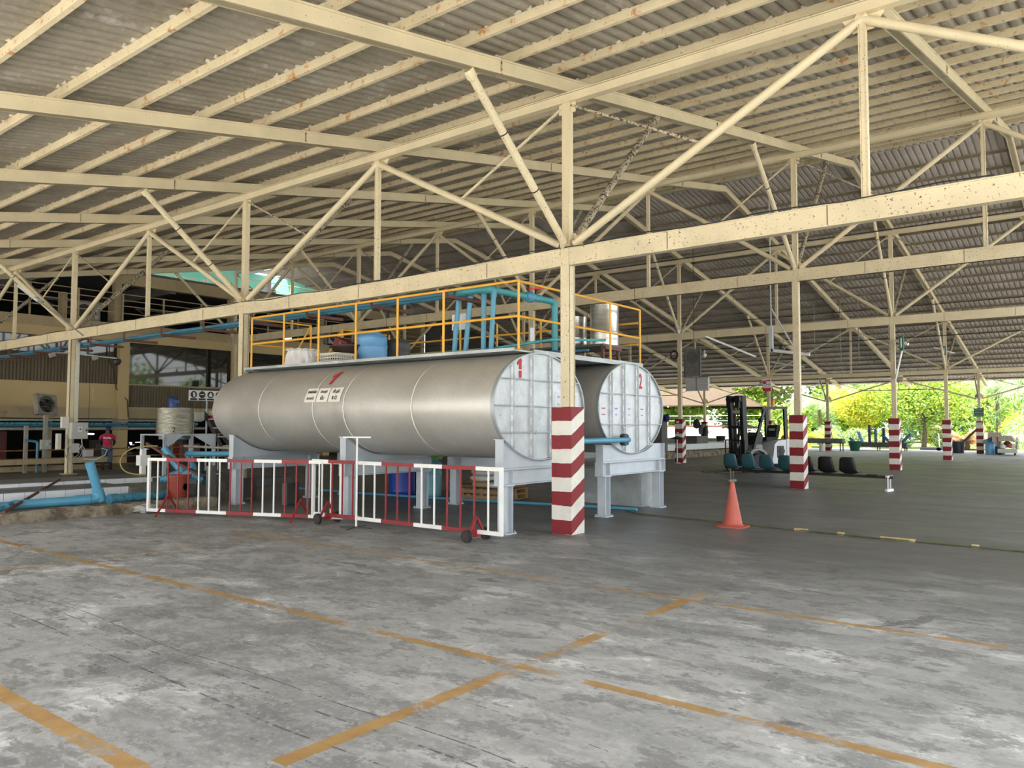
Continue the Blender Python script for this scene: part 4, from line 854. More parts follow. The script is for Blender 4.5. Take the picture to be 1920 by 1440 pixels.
# ---- mixing tank on a frame
t = thing('mixing_tank', 'ribbed shiny metal mixing tank with a blue motor on top', 'tank', (-21.5, 11.75, .19)); m = MB(); pr = [(.40, 1.28), (.49, 1.33)]
for i in range(24): pr += [(.490 + .008 * (i % 2), 1.34 + .73 * i / 24)]
pr += [(.49, 2.07)]; m.lathe(pr, (-21.5, 11.75, 0), 40); m.build('body', 'ribbed stainless', t)
m = MB(); m.lathe([(.42, 1.18), (.42, 1.29)], (-21.5, 11.75, 0), 30); m.build('lower_cone', 'galvanised', t)
m = MB(); m.b2((-21.75, 11.5, 2.07), (-21.25, 12.0, 2.10)); m.lathe([(.12, 2.10), (.12, 2.32), (.10, 2.36), (.05, 2.38)], (-21.5, 11.68, 0), 20); m.b2((-21.42, 11.6, 2.2), (-21.34, 11.78, 2.3)); m.build('motor', 'motor blue', t)
m = MB(); m.b2((-22.1, 11.05, 1.29), (-20.75, 12.6, 1.33)); m.build('frame_top', 'grey steel paint', t)
for y0, y1 in ((11.05, 11.6), (11.9, 12.6)):
    m = MB(); m.prism([(y0, 1.29), (y1, 1.29), (y0 + .08 if y0 < 11.5 else y1, .95), (y0 if y0 < 11.5 else y1 - .08, .95)], (-20.78, 0, 0), (0, 1, 0), (0, 0, 1), .02); m.build('gusset', 'grey steel paint', t)
for x, y in ((-20.8, 11.09), (-20.8, 12.56), (-22.05, 11.09), (-22.05, 12.56)):
    m = MB(); m.b2((x - .04, y - .04, .19), (x + .04, y + .04, 1.29)); m.build('leg', 'grey steel paint', t)
text('2', (-21.05, 11.48, 1.44), (.3, .95, 0), (0, 0, 1), .2, 'black letters', t)
t = thing('steel_stair', 'grey steel stair and landing between the mixing tank and tank one', 'stairs', (-22.6, 13.7, .19))
for dy in (0, .55):
    m = MB(); m.bar((-22.6, 13.0 + .3, 1.95), (-20.9, 13.3 + dy, .22), .04, .12); m.build('stringer', 'dark steel', t)
for i in range(6):
    m = MB(); z = 1.75 - i * .27; m.b2((-22.5 + i * .28, 13.28, z), (-22.3 + i * .28, 13.9, z + .03)); m.build('tread', 'galvanised', t)
for x, y in ((-22.6, 12.95), (-22.1, 13.5), (-21.5, 13.9), (-20.9, 14.3), (-22.6, 14.6)):
    m = MB(); m.tube((x, y, .19), (x, y, 2.05 if x < -22 else 1.5), .022, 8); m.build('stair_post', 'galvanised', t)
m = MB(); m.tube((-22.6, 12.95, 1.30), (-20.9, 14.4, 1.32), .02, 8); m.tube((-22.6, 12.95, .62), (-20.9, 14.4, .64), .02, 8); m.build('handrail', 'galvanised', t)
t = thing('switch_box', 'small pale switch boxes on the stair posts, one with a red emergency cover', 'electrical box', (-22.5, 13.0, 1.7))
for y, w_ in ((12.98, .14), (13.12, .12), (13.75, .16)):
    m = MB(); m.b2((-22.5, y - w_ / 2, 1.72), (-22.38, y + w_ / 2, 1.98)); m.build('box', 'grey box', t)
m = MB(); m.b2((-22.45, 13.36, 1.88), (-22.3, 13.58, 2.03)); m.build('white_cover', 'pale plastic', t); m = MB(); m.b2((-22.45, 13.38, 1.78), (-22.28, 13.56, 1.89)); m.build('red_cover', 'sign red', t)
# safety pictogram board
t = thing('safety_sign', 'white board of round black safety pictograms on a post behind the tank', 'sign', (-24, 14.3, .19)); m = MB(); m.b2((-24.03, 13.58, 2.385), (-24.0, 15.1, 2.725)); m.build('board', 'sign white', t)
for i in range(5):
    y = 13.74 + i * .30; m = MB(); m.tube((-23.999, y, 2.585), (-23.995, y, 2.585), .115, 24); m.build('round_pictogram', 'black letters', t)
    m = MB(); m.b2((-23.999, y - .125, 2.40), (-23.996, y + .125, 2.46)); m.build('caption_bar', 'black letters', t); m = MB()
    if i == 0: m.b2((-23.994, y - .02, 2.51), (-23.992, y + .05, 2.62)); m.tube((-23.994, y, 2.63), (-23.992, y, 2.63), .03, 10)
    elif i == 1: m.b2((-23.994, y - .07, 2.575), (-23.992, y + .07, 2.60))
    elif i == 2: m.b2((-23.994, y - .06, 2.52), (-23.992, y + .06, 2.60)); m.b2((-23.994, y - .03, 2.60), (-23.992, y + .03, 2.65))
    else: m.lathe([(.035, -23.994), (.05, -23.994), (.05, -23.992), (.035, -23.992)], (0, y, 2.57), 16, 0, 'X')
    m.build('pictogram_mark', 'sign white' if i < 3 else 'grey box', t)
m = MB(); m.tube((-24.06, 14.25, 0), (-24.06, 14.25, 2.6), .03, 8); m.build('post', 'galvanised', t)
# ---- electrics on the third column
def ebox(lab, c, s_, mt='grey box', marks=True, face='X', cat='electrical box'):
    t = thing('electrical_box', lab, cat, c); m = MB(); m.box(c, s_); m.build('enclosure', mt, t); fx = c[0] + s_[0] / 2
    m = MB(); m.b2((fx, c[1] - s_[1] * .46, c[2] - s_[2] * .46), (fx + .012, c[1] + s_[1] * .46, c[2] + s_[2] * .46)); m.build('door', mt, t)
    if marks:
        m = MB(); m.b2((fx + .013, c[1] - s_[1] * .12, c[2] - s_[2] * .08), (fx + .016, c[1] + s_[1] * .12, c[2] + s_[2] * .22)); p = m.build('warning_label', 'sign white', t)
        m = MB(); m.prism([(-s_[1] * .08, 0), (s_[1] * .08, 0), (0, s_[2] * .12)], (fx + .016, c[1], c[2] + s_[2] * .06), (0, 1, 0), (0, 0, 1), .003); m.build('warning_triangle', 'black letters', p)
        m = MB(); m.b2((fx, c[1] + s_[1] * .36, c[2] - .02), (fx + .03, c[1] + s_[1] * .42, c[2] + .04)); m.build('latch', 'black letters', t)
    return t
ebox('large grey electrical cabinet with a warning triangle on the third column', (-23.25, 9.86, 1.42), (.20, .44, .46)); ebox('small grey box with round knobs below the large electrical cabinet', (-23.30, 9.78, .93), (.12, .22, .26), marks=False)
t = thing('paper_rack', 'ribbed stack of pale paper cards left of the large electrical cabinet', 'rack', (-23.4, 9.55, 1.55)); m = MB()
for i in range(6): m.b2((-23.36, 9.44, 1.50 + i * .052), (-23.30, 9.63, 1.543 + i * .052))
m.b2((-23.40, 9.44, 1.5), (-23.36, 9.63, 1.81)); m.build('cards', 'cream paper', t)
ebox('narrow pale yellow box on the left side of the box-carrying column', (-23.45, 9.42, 1.12), (.14, .10, .44), 'pale plastic', False)
t = thing('cable_coil', 'white cable coiled in loops around the box-carrying column', 'cable', (-23.5, 9.75, .8))
for i in range(4):
    m = MB(); pts = []; r_ = .20 + .025 * i
    for q in range(33):
        a = 2 * PI * q / 32; pts.append((-23.30 + .02 * i, 9.74 + r_ * math.cos(a) + .02 * i, .86 - .05 * i * .5 + r_ * .95 * math.sin(a)))
    m.path(pts, .008, 6); m.build('loop', 'grey box', t)
m = MB(); m.path([(-23.2, 10.0, .62), (-23.1, 10.3, .60), (-23.1, 10.55, .72), (-23.1, 10.6, .86), (-23.1, 10.45, .92)], .010, 6); m.path([(-23.24, 9.95, 1.2), (-23.24, 9.97, 1.0), (-23.26, 9.85, .85)], .012, 6); m.build('cable_tail', 'white paint', t)
m = MB(); m.b2((-23.46, 9.80, 1.66), (-23.40, 9.90, 3.9)); tag(m.build('cable_duct', 'pale plastic'), 'pale plastic cable duct running up the box-carrying column', 'duct')
# cameras and floodlights on that column
t = thing('dome_camera', 'black dome camera hung right of the third column top', 'camera', (-23.3, 10.9, 3.4)); m = MB(); m.lathe([(.0, -.12), (.09, -.08), (.12, 0), (.12, .04), (.10, .07), (0, .07)], (-23.3, 10.9, 3.45), 20); m.build('dome', 'black paint', t); m = MB(); m.bar((-23.45, 9.8, 3.6), (-23.3, 10.9, 3.54), .03, .03); m.build('arm', 'galvanised', t)
for i, y in enumerate((9.15, 10.3)):
    t = thing('small_floodlight', ['small white floodlight left of the third column top', 'small white floodlight right of the third column top'][i], 'light', (-23.35, y, 3.5)); m = MB(); m.box((-23.35, y, 3.52), (.10, .14, .11), Matrix.Rotation(.4, 3, 'X')); m.build('lamp_head', 'grey pipe', t); m = MB(); m.bar((-23.5, 9.74, 3.62), (-23.35, y, 3.58), .025, .025); m.build('arm', 'galvanised', t)
for i, (a, b, q) in enumerate((((-21.6, 9.2, 3.95), (-24.4, 8.5, 5.6), 'left'), ((-24.2, 10.2, 4.05), (-26.2, 12.6, 5.0), 'right'))):
    t = thing('tube_floodlight', 'grey cylindrical lamp on a slanting arm %s of the third column' % q, 'light', a); m = MB(); m.tube(a, b, .022, 8); m.build('arm', 'brown iron' if i else 'grey pipe', t); a_, b_ = Vector(a), Vector(b); m = MB(); m.tube(a_ + (b_ - a_) * .62, a_ + (b_ - a_) * .92, .055, 12); m.build('lamp_tube', 'grey steel paint', t)
# ---- posts, rails, pipes in front of the building
for i, (x, y, h_, lab_) in enumerate(((-27, 9.9, 1.55, 'cream pipe post left of the small electrical box'), (-27, 10.46, 1.9, 'cream pipe post carrying the small electrical box'), (-26.2, 8.35, .92, 'rusty rail post at the left photo edge'), (-28, 15.0, 1.9, 'cream pipe post right of the worker'))):
    m = MB(); m.b2((x - .05, y - .05, .0), (x + .05, y + .05, h_)); tag(m.build('pipe_post', 'grey pipe' if i != 2 else 'old yellow rail'), lab_, 'post')
ebox('small grey electrical box with warning label on a cream post', (-26.88, 10.42, .96), (.14, .28, .30))
pipe('blue_pipe', 'thin blue standpipe left of the small electrical box', [(-26.6, 9.75, 1.10), (-26.5, 10.05, 1.06), (-26.5, 10.05, .0)], .038, 'blue pvc')
for i, (z, lab_) in enumerate(((.73, 'upper'), (.45, 'middle'), (.18, 'lower'))):
    m = MB(); m.tube((-28.5, 8.0, z), (-28.7, 16.2, z), .024, 8); tag(m.build('handrail', 'old yellow rail'), lab_ + ' rusty yellow handrail in front of the dark ground floor', 'railing')
for i, (z, x, r_, mt, lab_) in enumerate(((1.74, -28.2, .04, 'grey pipe', 'uppermost cream pipe along the ground floor opening'), (1.45, -28, .05, 'grey pipe', 'thicker cream pipe along the ground floor at worker head height'), (1.62, -28.5, .05, 'dirty blue pvc', 'grimy blue pipe behind the cream pipes at the left'), (1.55, -28.6, .035, 'blue pvc', 'second blue pipe behind the cream pipes at the left'))):
    pipe('long_pipe', lab_, [(x, 5, z), (x, 16.5, z)], r_, mt)
for i, (x, y0, y1, z) in enumerate(((-26.2, 8, 12.0, .38), (-27.2, 8, 12, .12))):
    m = MB(); m.b2((x, y0, z), (x + .1, y1, z + .16)); tag(m.build('tan_beam', 'cream ledge'), ['upper', 'lower'][i] + ' tan horizontal board behind the rusty handrails', 'board')
m = MB(); m.b2((-28.63, 12.30, .47), (-28.60, 12.66, .75)); tag(m.build('white_notice', 'paper'), 'white notice sheet tied to the handrail left of the worker', 'sign')
t = thing('tube_light', 'lit fluorescent tube in the dark interior behind the worker', 'light', (-31, 13.5, 1.2)); m = MB(); m.tube((-31, 13.35, 1.24), (-31, 13.72, 1.23), .025, 8); m.build('tube', 'lit tube', t); m = MB(); m.tube((-31.05, 13.53, 1.25), (-31.05, 13.53, 5.5), .008, 6); m.build('hanger', 'dark iron', t)
# wall fan
t = thing('box_fan', 'square grey industrial fan on a pole before the cream wall', 'fan', (-31, 12.0, 0)); R = Matrix.Rotation(-.25, 3, 'Y') @ Matrix.Rotation(.25, 3, 'Z'); c0 = Vector((-31, 11.98, 2.30)); m = MB()
for s_ in (-1, 1): m.box(c0 + R @ Vector((0, s_ * .36, 0)), (.22, .04, .76), R); m.box(c0 + R @ Vector((0, 0, s_ * .36)), (.22, .76, .04), R)
n = 32
for x_ in (.10, -.10):
    vs = [];
    for i in range(n):
        a = 2 * PI * i / n; sq = min(1 / max(abs(math.cos(a)), 1e-3), 1 / max(abs(math.sin(a)), 1e-3)); vs += [c0 + R @ Vector((x_, .31 * math.cos(a), .31 * math.sin(a))), c0 + R @ Vector((x_, .36 * sq * math.cos(a), .36 * sq * math.sin(a)))]
    m.add(vs, [(2 * i, 2 * i + 1, (2 * i + 3) % (2 * n), (2 * i + 2) % (2 * n)) for i in range(n)])
m.build('housing', 'grey pipe', t); m = MB(); m.tube(c0 - R @ Vector((.13, 0, 0)), c0 - R @ Vector((.105, 0, 0)), .33, 24); m.build('dark_backing', 'fan blade', t)  # dark disc added behind the blades for the shaded inside
for i in range(4):
    a = i * PI / 2 + .4; m = MB(); e = Vector((0, math.cos(a), math.sin(a))); g_ = Vector((0, -math.sin(a), math.cos(a))); m.add([c0 + R @ q for q in (e * .05 - g_ * .04, e * .28 - g_ * .02 + Vector((.03, 0, 0)), e * .27 + g_ * .15 - Vector((.03, 0, 0)), e * .06 + g_ * .07)], [(0, 1, 2, 3)]); o = m.build('blade', 'fan blade', t); so = o.modifiers.new('thick', 'SOLIDIFY'); so.thickness = .006
m = MB(); m.tube(c0 - R @ Vector((.06, 0, 0)), c0 + R @ Vector((.06, 0, 0)), .07, 16); m.build('hub', 'fan blade', t)
m = MB()
for i in range(7): m.bar(c0 + R @ Vector((.12, -.3, -.3 + i * .1)), c0 + R @ Vector((.12, .3, -.3 + i * .1)), .006, .006)
m.build('guard', 'grey pipe', t); m = MB(); m.b2((-31.05, 11.93, 0), (-30.95, 12.03, 1.92)); m.b2((-31.15, 11.7, 1.90), (-30.85, 12.26, 1.94)); m.build('pole', 'grey pipe', t)
# ================================================================ cream building
XW = -33.0
def wall(nm, y0, y1, z0, z1, mt, x0=XW - .25, x1=XW): m = MB(); m.b2((x0, y0, z0), (x1, y1, z1)); return struct(m.build(nm, mt))
YA, YE = -6, 33.6
wall('wall_left', YA, YE, 1.84, 2.28, 'cream ledge', x1=XW + .12); wall('wall_left', YA, YE, 2.28, 2.32, 'cream wall', x1=XW + .16)
wall('wall_left', YA, YE, 5.05, 5.42, 'cream wall', x1=XW + .10); wall('wall_left', YA, YE, 5.42, 5.82, 'cream ledge', x1=XW + .02)
for y in (-5.3, 0, 5.15, 10.3, 15.66, 20.95, 26.2, 31.5): wall('trim_3', y - .2, y + .2, 0, 5.05, 'cream wall', x0=XW - .3, x1=XW + .22)
for a, b in ((-5.1, -.2), (.2, 4.95), (5.35, 10.1), (10.5, 15.46)): wall('wall_left', a, b, 2.32, 3.27, 'cream wall')
nb = 0
for a, b in ((-5.1, -.2), (.2, 4.95), (5.35, 10.1), (10.5, 15.46)):
    t = thing('cladding_panel', 'brown ribbed cladding under the clerestory, bay %s of the cream wall' % ['outside left', 'far left', 'left of the photo edge', 'beside the fan'][nb], 'cladding', (XW, (a + b) / 2, 3.27)); m = MB(); n = int((b - a) / .06); vs = []
    for i in range(n + 1): vs += [(XW + .02 + .02 * (i % 2), a + (b - a) * i / n, 3.27), (XW + .02 + .02 * (i % 2), a + (b - a) * i / n, 4.40)]
    m.add(vs, [(2 * i, 2 * i + 2, 2 * i + 3, 2 * i + 1) for i in range(n)]); m.b2((XW, a, 3.27), (XW + .015, b, 4.40)); m.build('ribbed_sheet', 'brown sheet', t)
    m = MB(); m.b2((XW - .1, a, 4.40), (XW - .07, b, 5.05)); struct(m.build('window_%d' % (nb + 1), 'tinted glass')); nb += 1
for q, (a, b) in enumerate(((15.86, 20.75), (21.15, 26.0), (26.4, 31.3))):
    t = thing('cladding_panel', 'low dark brown ribbed cladding under the big window, %s' % ['behind the mixing tank', 'hidden behind the tank end', 'far right bay'][q], 'cladding', (XW, (a + b) / 2, 2.32)); m = MB(); n = int((b - a) / .06); vs = []
    for i in range(n + 1): vs += [(XW + .02 + .02 * (i % 2), a + (b - a) * i / n, 2.32), (XW + .02 + .02 * (i % 2), a + (b - a) * i / n, 3.25)]
    m.add(vs, [(2 * i, 2 * i + 2, 2 * i + 3, 2 * i + 1) for i in range(n)]); m.b2((XW, a, 2.32), (XW + .015, b, 3.25)); m.build('ribbed_sheet', 'brown sheet', t)
    m = MB(); m.b2((XW - .1, a, 3.25), (XW - .07, b, 5.05)); struct(m.build('window_%d' % (5 + q), 'tinted glass'))
    fr = MB(); fr.b2((XW - .06, a, 3.25), (XW + .04, b, 3.31)); struct(fr.build('trim_4', 'cream ledge'))
# pale strips and cables on the wall
for y in (13.6, 14.5): m = MB(); m.b2((XW, y, 2.55), (XW + .01, y + .03, 3.1)); tag(m.build('wall_strip', 'pale plastic'), ['left', 'right'][y > 14] + ' of two thin white strips on the cream wall beside the fan', 'strip')
m = MB(); m.path([(XW + .05, 15.1, 4.9), (XW + .05, 15.1, 4.2), (XW + .05, 15.3, 3.9), (XW + .05, 15.4, 3.1), (XW + .26, 15.8, 2.6), (XW + .26, 15.85, 1.9)], .018, 6); tag(m.build('wall_cable', 'dark iron'), 'dark cable snaking down the cream wall onto the pier', 'cable')
# interior: floor slabs, dark back wall, clutter
m = MB(); m.b2((-60, YA, 5.5), (XW - .25, YE, 5.80)); struct(m.build('floor', 'brown floor'))
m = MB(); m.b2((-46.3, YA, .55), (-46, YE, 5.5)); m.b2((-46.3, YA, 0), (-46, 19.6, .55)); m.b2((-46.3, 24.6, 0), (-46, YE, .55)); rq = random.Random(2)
for i in range(110): yy_ = rq.uniform(19.5, 24.6); zz_ = rq.uniform(-.1, .45); m.b2((-46.25 + rq.uniform(0, .1), yy_, zz_), (-46.1, yy_ + rq.uniform(.15, .5), zz_ + rq.uniform(.06, .22)))  # random dark blocks added to break the daylight gap into specks
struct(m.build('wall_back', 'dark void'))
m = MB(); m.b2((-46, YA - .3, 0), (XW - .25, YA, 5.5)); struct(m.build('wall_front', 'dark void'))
m = MB(); m.b2((-46, YE, 0), (XW - .25, YE + .3, 8)); struct(m.build('wall_right', 'cream ledge'))
for i, (x, y, s_, mt, lab_) in enumerate(((-36, 9.2, (1.2, 1.6, 1.4), 'maroon plastic', 'dark red machine in the gloom at the left photo edge'), (-37, 12.0, (1.4, 1.2, 1.3), 'maroon plastic', 'dark red machine in the gloom behind the small electrical box'), (-37, 16.5, (1.5, 1.3, .9), 'dark iron', 'dark machine in the gloom right of the worker'), (-38, 20.5, (1.2, 1.2, 1.0), 'dark iron', 'dark machine in the gloom behind the mixing tank frame'), (-30.5, 17.2, (.5, .9, .8), 'maroon plastic', 'dark red cabinet beyond the steel stair'))):
    t = thing('machine', lab_, 'machine', (x, y, 0)); m = MB(); m.b2((x - s_[0] / 2, y - s_[1] / 2, .12), (x + s_[0] / 2, y + s_[1] / 2, s_[2])); m.build('cabinet', mt, t); m = MB(); m.b2((x - s_[0] * .35, y - s_[1] * .35, 0), (x + s_[0] * .35, y + s_[1] * .35, .12)); m.build('base', 'dark iron', t); m = MB(); m.b2((x + s_[0] / 2, y - s_[1] * .3, s_[2] * .5), (x + s_[0] / 2 + .03, y + s_[1] * .3, s_[2] * .8)); m.build('panel', 'dark steel', t)
for i, y in enumerate((8.2, 10.8, 13.6, 16.4, 18.9)):
    m = MB(); m.b2((-34.9, y - .09, 0), (-34.7, y + .09, 1.84)); tag(m.build('inner_post', 'cream ledge'), ordn(i) + ' dim cream post inside the ground floor, counted from the left', 'post')
# ---- upper gallery
t = thing('gallery_railing', 'long pale railing of the upper gallery on the cream building', 'railing', (XW, 15, 5.82))
for z in (6.29, 6.60, 6.84, 7.10):
    m = MB(); m.tube((XW - .15, YA, z), (XW - .15, YE, z), .022, 6); m.build('rail', 'cream ledge', t)
for i in range(24): m = MB(); m.b2((XW - .18, YA + .3 + i * 1.78, 5.82), (XW - .12, YA + .36 + i * 1.78, 7.12)); m.build('post', 'cream ledge', t)
for y in (10.3, 15.55, 20.95, 26.2, 31.5): wall('trim_5', y - .14, y + .14, 5.82, 7.6, 'cream ledge', x0=XW - .55, x1=XW - .27)
wall('wall_left', 15.3, YE, 7.55, 8.05, 'cream ledge', x0=XW - .6, x1=XW - .25)
m = MB(); m.b2((-52, YA, 8.06), (XW - .25, YE, 8.16)); struct(m.build('ceiling', 'ceiling panel'))
for i, y in enumerate((6, 9.5, 13, 18.2, 23.5, 29)):
    m = MB(); m.b2((-50, y - .12, 7.5), (XW - .7, y + .12, 8.06)); tag(m.build('gallery_beam', 'ceiling panel'), ordn(i) + ' grey ceiling beam over the upper gallery, counted from the left', 'beam')
m = MB(); m.b2((-47, YA, 5.8), (-46.8, YE, 8.06)); struct(m.build('wall_back', 'dark void'))
for i, y0 in enumerate((8.5, 14.3, 18.6, 24.5)):
    t = thing('lattice_brace', 'dull grey X-braced lattice in the upper gallery, %s from the left' % ordn(i), 'brace', (-38, y0, 5.8))
    for s_ in (0, 1): m = MB(); m.bar((-38, y0, 5.85 + s_ * 1.4), (-38, y0 + 3, 7.25 - s_ * 1.4), .05, .05); m.build('strut', 'dark steel', t)
    m = MB(); m.bar((-38, y0, 7.25), (-38, y0 + 3, 7.25), .08, .08); m.build('chord', 'dark steel', t)
def acunit(x, y, lab, w_=1.05):
    t = thing('air_conditioner', lab, 'air conditioner', (x, y, 5.82)); m = MB(); m.b2((x - .2, y - w_ / 2, 6.0), (x + .2, y + w_ / 2, 6.78)); m.build('casing', 'ac white', t)
    m = MB(); m.tube((x + .2, y - .14, 6.4), (x + .215, y - .14, 6.4), .30, 24); m.build('fan_grille', 'fan blade', t); m = MB(); m.b2((x + .2, y + w_ * .28, 6.1), (x + .21, y + w_ * .42, 6.25)); m.build('label_plate', 'sign white', t)
    for s_ in (-1, 1): m = MB(); m.b2((x - .2, y + s_ * .35 - .04, 5.82), (x + .2, y + s_ * .35 + .04, 6.0)); m.build('foot', 'dark iron', t)
acunit(-34.8, 14.9, 'white outdoor air conditioner on the upper gallery above the fan'); acunit(-34.0, 27.6, 'white outdoor air conditioner on the gallery, left of the pair behind the deck'); acunit(-34.0, 29.6, 'white outdoor air conditioner on the gallery, right of the pair behind the deck')
m = MB(); m.b2((-34.3, 15.6, 5.82), (-33.9, 15.9, 6.9)); m.b2((-34.3, 13.6, 5.82), (-33.9, 13.8, 7.0)); tag(m.build('gallery_boards', 'cream ledge'), 'pair of upright tan boards beside the gallery air conditioner', 'board')
# ---- closing wall under the roof farther along
m = MB(); m.b2((XW - .6, 34.3, 0), (XW - .3, 50, 5.9)); m.prism([(34.3, 5.9), (50, 5.9), (34.3, 8.3)], (XW - .6, 0, 0), (0, 1, 0), (0, 0, 1), .25); struct(m.build('wall_back', 'brown floor'))
# ---- turquoise structure and gap of daylight beyond the roof end
t = thing('turquoise_building', 'turquoise wall with pipe rails beyond the far left end of the roof', 'building', (-42, 31, 8.2)); m = MB(); m.b2((-42.3, 20.5, 8.2), (-42, 40, 10.9)); m.build('wall', 'turquoise wall', t)
for z in (9.3, 9.8, 10.3): m = MB(); m.tube((-41, 20, z), (-41, 40, z), .03, 6); m.build('rail', 'cream ledge', t)
for i in range(11): m = MB(); m.b2((-41.05, 20.3 + i * 1.9, 8.2), (-40.98, 20.37 + i * 1.9, 10.35)); m.build('post', 'cream ledge', t)
for y in (25.8, 28.9, 33.0): m = MB(); m.b2((-41.98, y, 8.3), (-41.95, y + .5, 10.1)); m.build('dark_doorway', 'dark void', t)
m = MB(); m.b2((-46, 18, 11.15), (-38, 28.6, 11.3)); m.b2((-46, 30.2, 11.0), (-38, 46, 11.15)); m.b2((-46, 18, 11.9), (-42, 46, 12.6)); m.build('roof_slab', 'dark steel', t)
for i, y in enumerate((24.7, 30.2)): m = MB(); m.b2((-36.4, y, 8.165), (-36.1, y + .3, 9.5 - .25 * i)); tag(m.build('brown_column', 'brown floor'), ['left', 'right'][i] + ' brown column standing before the turquoise wall', 'column')
m = MB(); m.b2((-36, 30.9, 8.165), (-35, 33.2, 8.45)); tag(m.build('blue_crates', 'blue plastic'), 'row of dark blue crates on the ledge above the tank deck', 'crate')
m = MB(); m.b2((-36, 29.1, 8.16), (-35.6, 30.2, 8.85)); tag(m.build('green_board', 'turquoise wall'), 'small turquoise panel left of the dark blue crates', 'panel')
m = MB(); m.tube((-32.75, 30.4, 0), (-32.75, 30.4, 8.05), .10, 10); tag(m.build('dark_downpipe', 'dark steel'), 'dark vertical downpipe behind the tank deck', 'pipe')
# ================================================================ worker, seen from behind
def skin(name, verts_, edges, radii, mt, parent, sub=2, root=0):
    me = bpy.data.meshes.new(name); me.from_pydata(verts_, edges, []); o = bpy.data.objects.new(name, me); C.objects.link(o); o.parent = parent
    o.modifiers.new('skin', 'SKIN'); sl = me.skin_vertices[0] if me.skin_vertices else None
    if sl is None:
        me.attributes  # layer is added with the modifier in most builds
    for i, r_ in enumerate(radii): me.skin_vertices[0].data[i].radius = r_ if isinstance(r_, tuple) else (r_, r_)
    me.skin_vertices[0].data[root].use_root = True; s_ = o.modifiers.new('sub', 'SUBSURF'); s_.levels = sub; s_.render_levels = sub
    me.materials.append(MC[mt]); o.modifiers['skin'].use_smooth_shade = True; return o
t = thing('person', 'person in pink T-shirt, blue cap and jeans, back turned, at the rusty handrail', 'person', (-27.9, 12.8, 0), math.radians(62))
# local: -x is right-hand side seen from behind flips with rz; forward is +y
V = [(0, 0, .82), (0, .0, .98), (0, .02, 1.13), (0, .04, 1.25), (0, .07, 1.31), (0, .105, 1.40), (0, .13, 1.45)]; E_ = [(i, i + 1) for i in range(6)]; Rr = [(.125, .10), (.115, .09), (.14, .095), (.085, .07), (.05, .05), (.078, .088), (.06, .065)]
for s_ in (-1, 1):
    b = len(V); V += [(s_ * .165, .02, 1.20), (s_ * .225, .02, .99), (s_ * .19, .20, .90), (s_ * .175, .27, .88)]; Rr += [.052, .040, .030, .028]; E_ += [(3, b), (b, b + 1), (b + 1, b + 2), (b + 2, b + 3)]
    for k_ in range(4): c_ = len(V); V += [(s_ * (.15 + .018 * k_), .33, .872 - .004 * k_), (s_ * (.15 + .018 * k_), .36, .845)]; Rr += [.010, .008]; E_ += [(b + 3, c_), (c_, c_ + 1)]
    c_ = len(V); V += [(s_ * .135, .285, .87), (s_ * .12, .31, .86)]; Rr += [.011, .009]; E_ += [(b + 3, c_), (c_, c_ + 1)]
    b = len(V); V += [(s_ * .085, 0, .76), (s_ * .105, .03, .43), (s_ * .115, -.01, .09), (s_ * .125, .11, .04)]; Rr += [.085, .058, .042, .038]; E_ += [(0, b), (b, b + 1), (b + 1, b + 2), (b + 2, b + 3)]
skin('body', V, E_, Rr, 'skin', t)
V = [(0, 0, .75), (0, 0, .95), (0, .02, 1.12), (0, .035, 1.235)]; E_ = [(0, 1), (1, 2), (2, 3)]; Rr = [(.145, .115), (.145, .11), (.165, .115), (.085, .075)]
for s_ in (-1, 1): b = len(V); V += [(s_ * .175, .02, 1.185), (s_ * .235, .02, 1.06)]; Rr += [.068, .068]; E_ += [(3, b), (b, b + 1)]
skin('t_shirt', V, E_, Rr, 'pink shirt', t)
V = [(0, 0, .80)]; E_ = []; Rr = [(.135, .11)]
for s_ in (-1, 1): b = len(V); V += [(s_ * .09, 0, .72), (s_ * .108, .03, .43), (s_ * .115, -.005, .26)]; Rr += [.098, .076, .066]; E_ += [(0, b), (b, b + 1), (b + 1, b + 2)]
for s_ in (-1, 1): skin('black_sleeve', [(s_ * .18, .02, 1.14), (s_ * .226, .02, .99), (s_ * .197, .16, .92)], [(0, 1), (1, 2)], [.055, .052, .045], 'black rubber', t)
skin('jeans', V, E_, Rr, 'denim', t)
for s_ in (-1, 1): skin('boot', [(s_ * .115, -.01, .30), (s_ * .115, -.01, .08), (s_ * .125, .13, .05)], [(0, 1), (1, 2)], [.066, .055, .05], 'black rubber', t)
c_, s1 = math.cos(math.radians(62)), math.sin(math.radians(62))
def pl(x, y, z): return (-27.9 + x * c_ - y * s1, 12.8 + x * s1 + y * c_, z)
m = MB(); m.lathe([(.098, 1.43), (.10, 1.46), (.085, 1.51), (.045, 1.535), (0, 1.54)], pl(0, .12, 0), 24); m.build('cap', 'navy cloth', t)
m = MB(); q = [pl(-.07, .2, 1.43), pl(.07, .2, 1.43), pl(.055, .31, 1.41), pl(-.055, .31, 1.41)]; m.add(q + [(a[0], a[1], a[2] + .01) for a in q], [(0, 1, 2, 3), (4, 7, 6, 5), (0, 4, 5, 1), (1, 5, 6, 2), (2, 6, 7, 3), (3, 7, 4, 0)]); m.build('cap_peak', 'navy cloth', t)
m = MB(); m.lathe([(.085, 1.37), (.092, 1.41), (.09, 1.44)], pl(0, .11, 0), 20); m.build('hair', 'black paint', t)
text('MarSea', pl(0, -.117, 1.13), (c_, s1, 0), (0, 0, 1), .085, 'white letters', t, 'shirt_lettering', bold=.002)
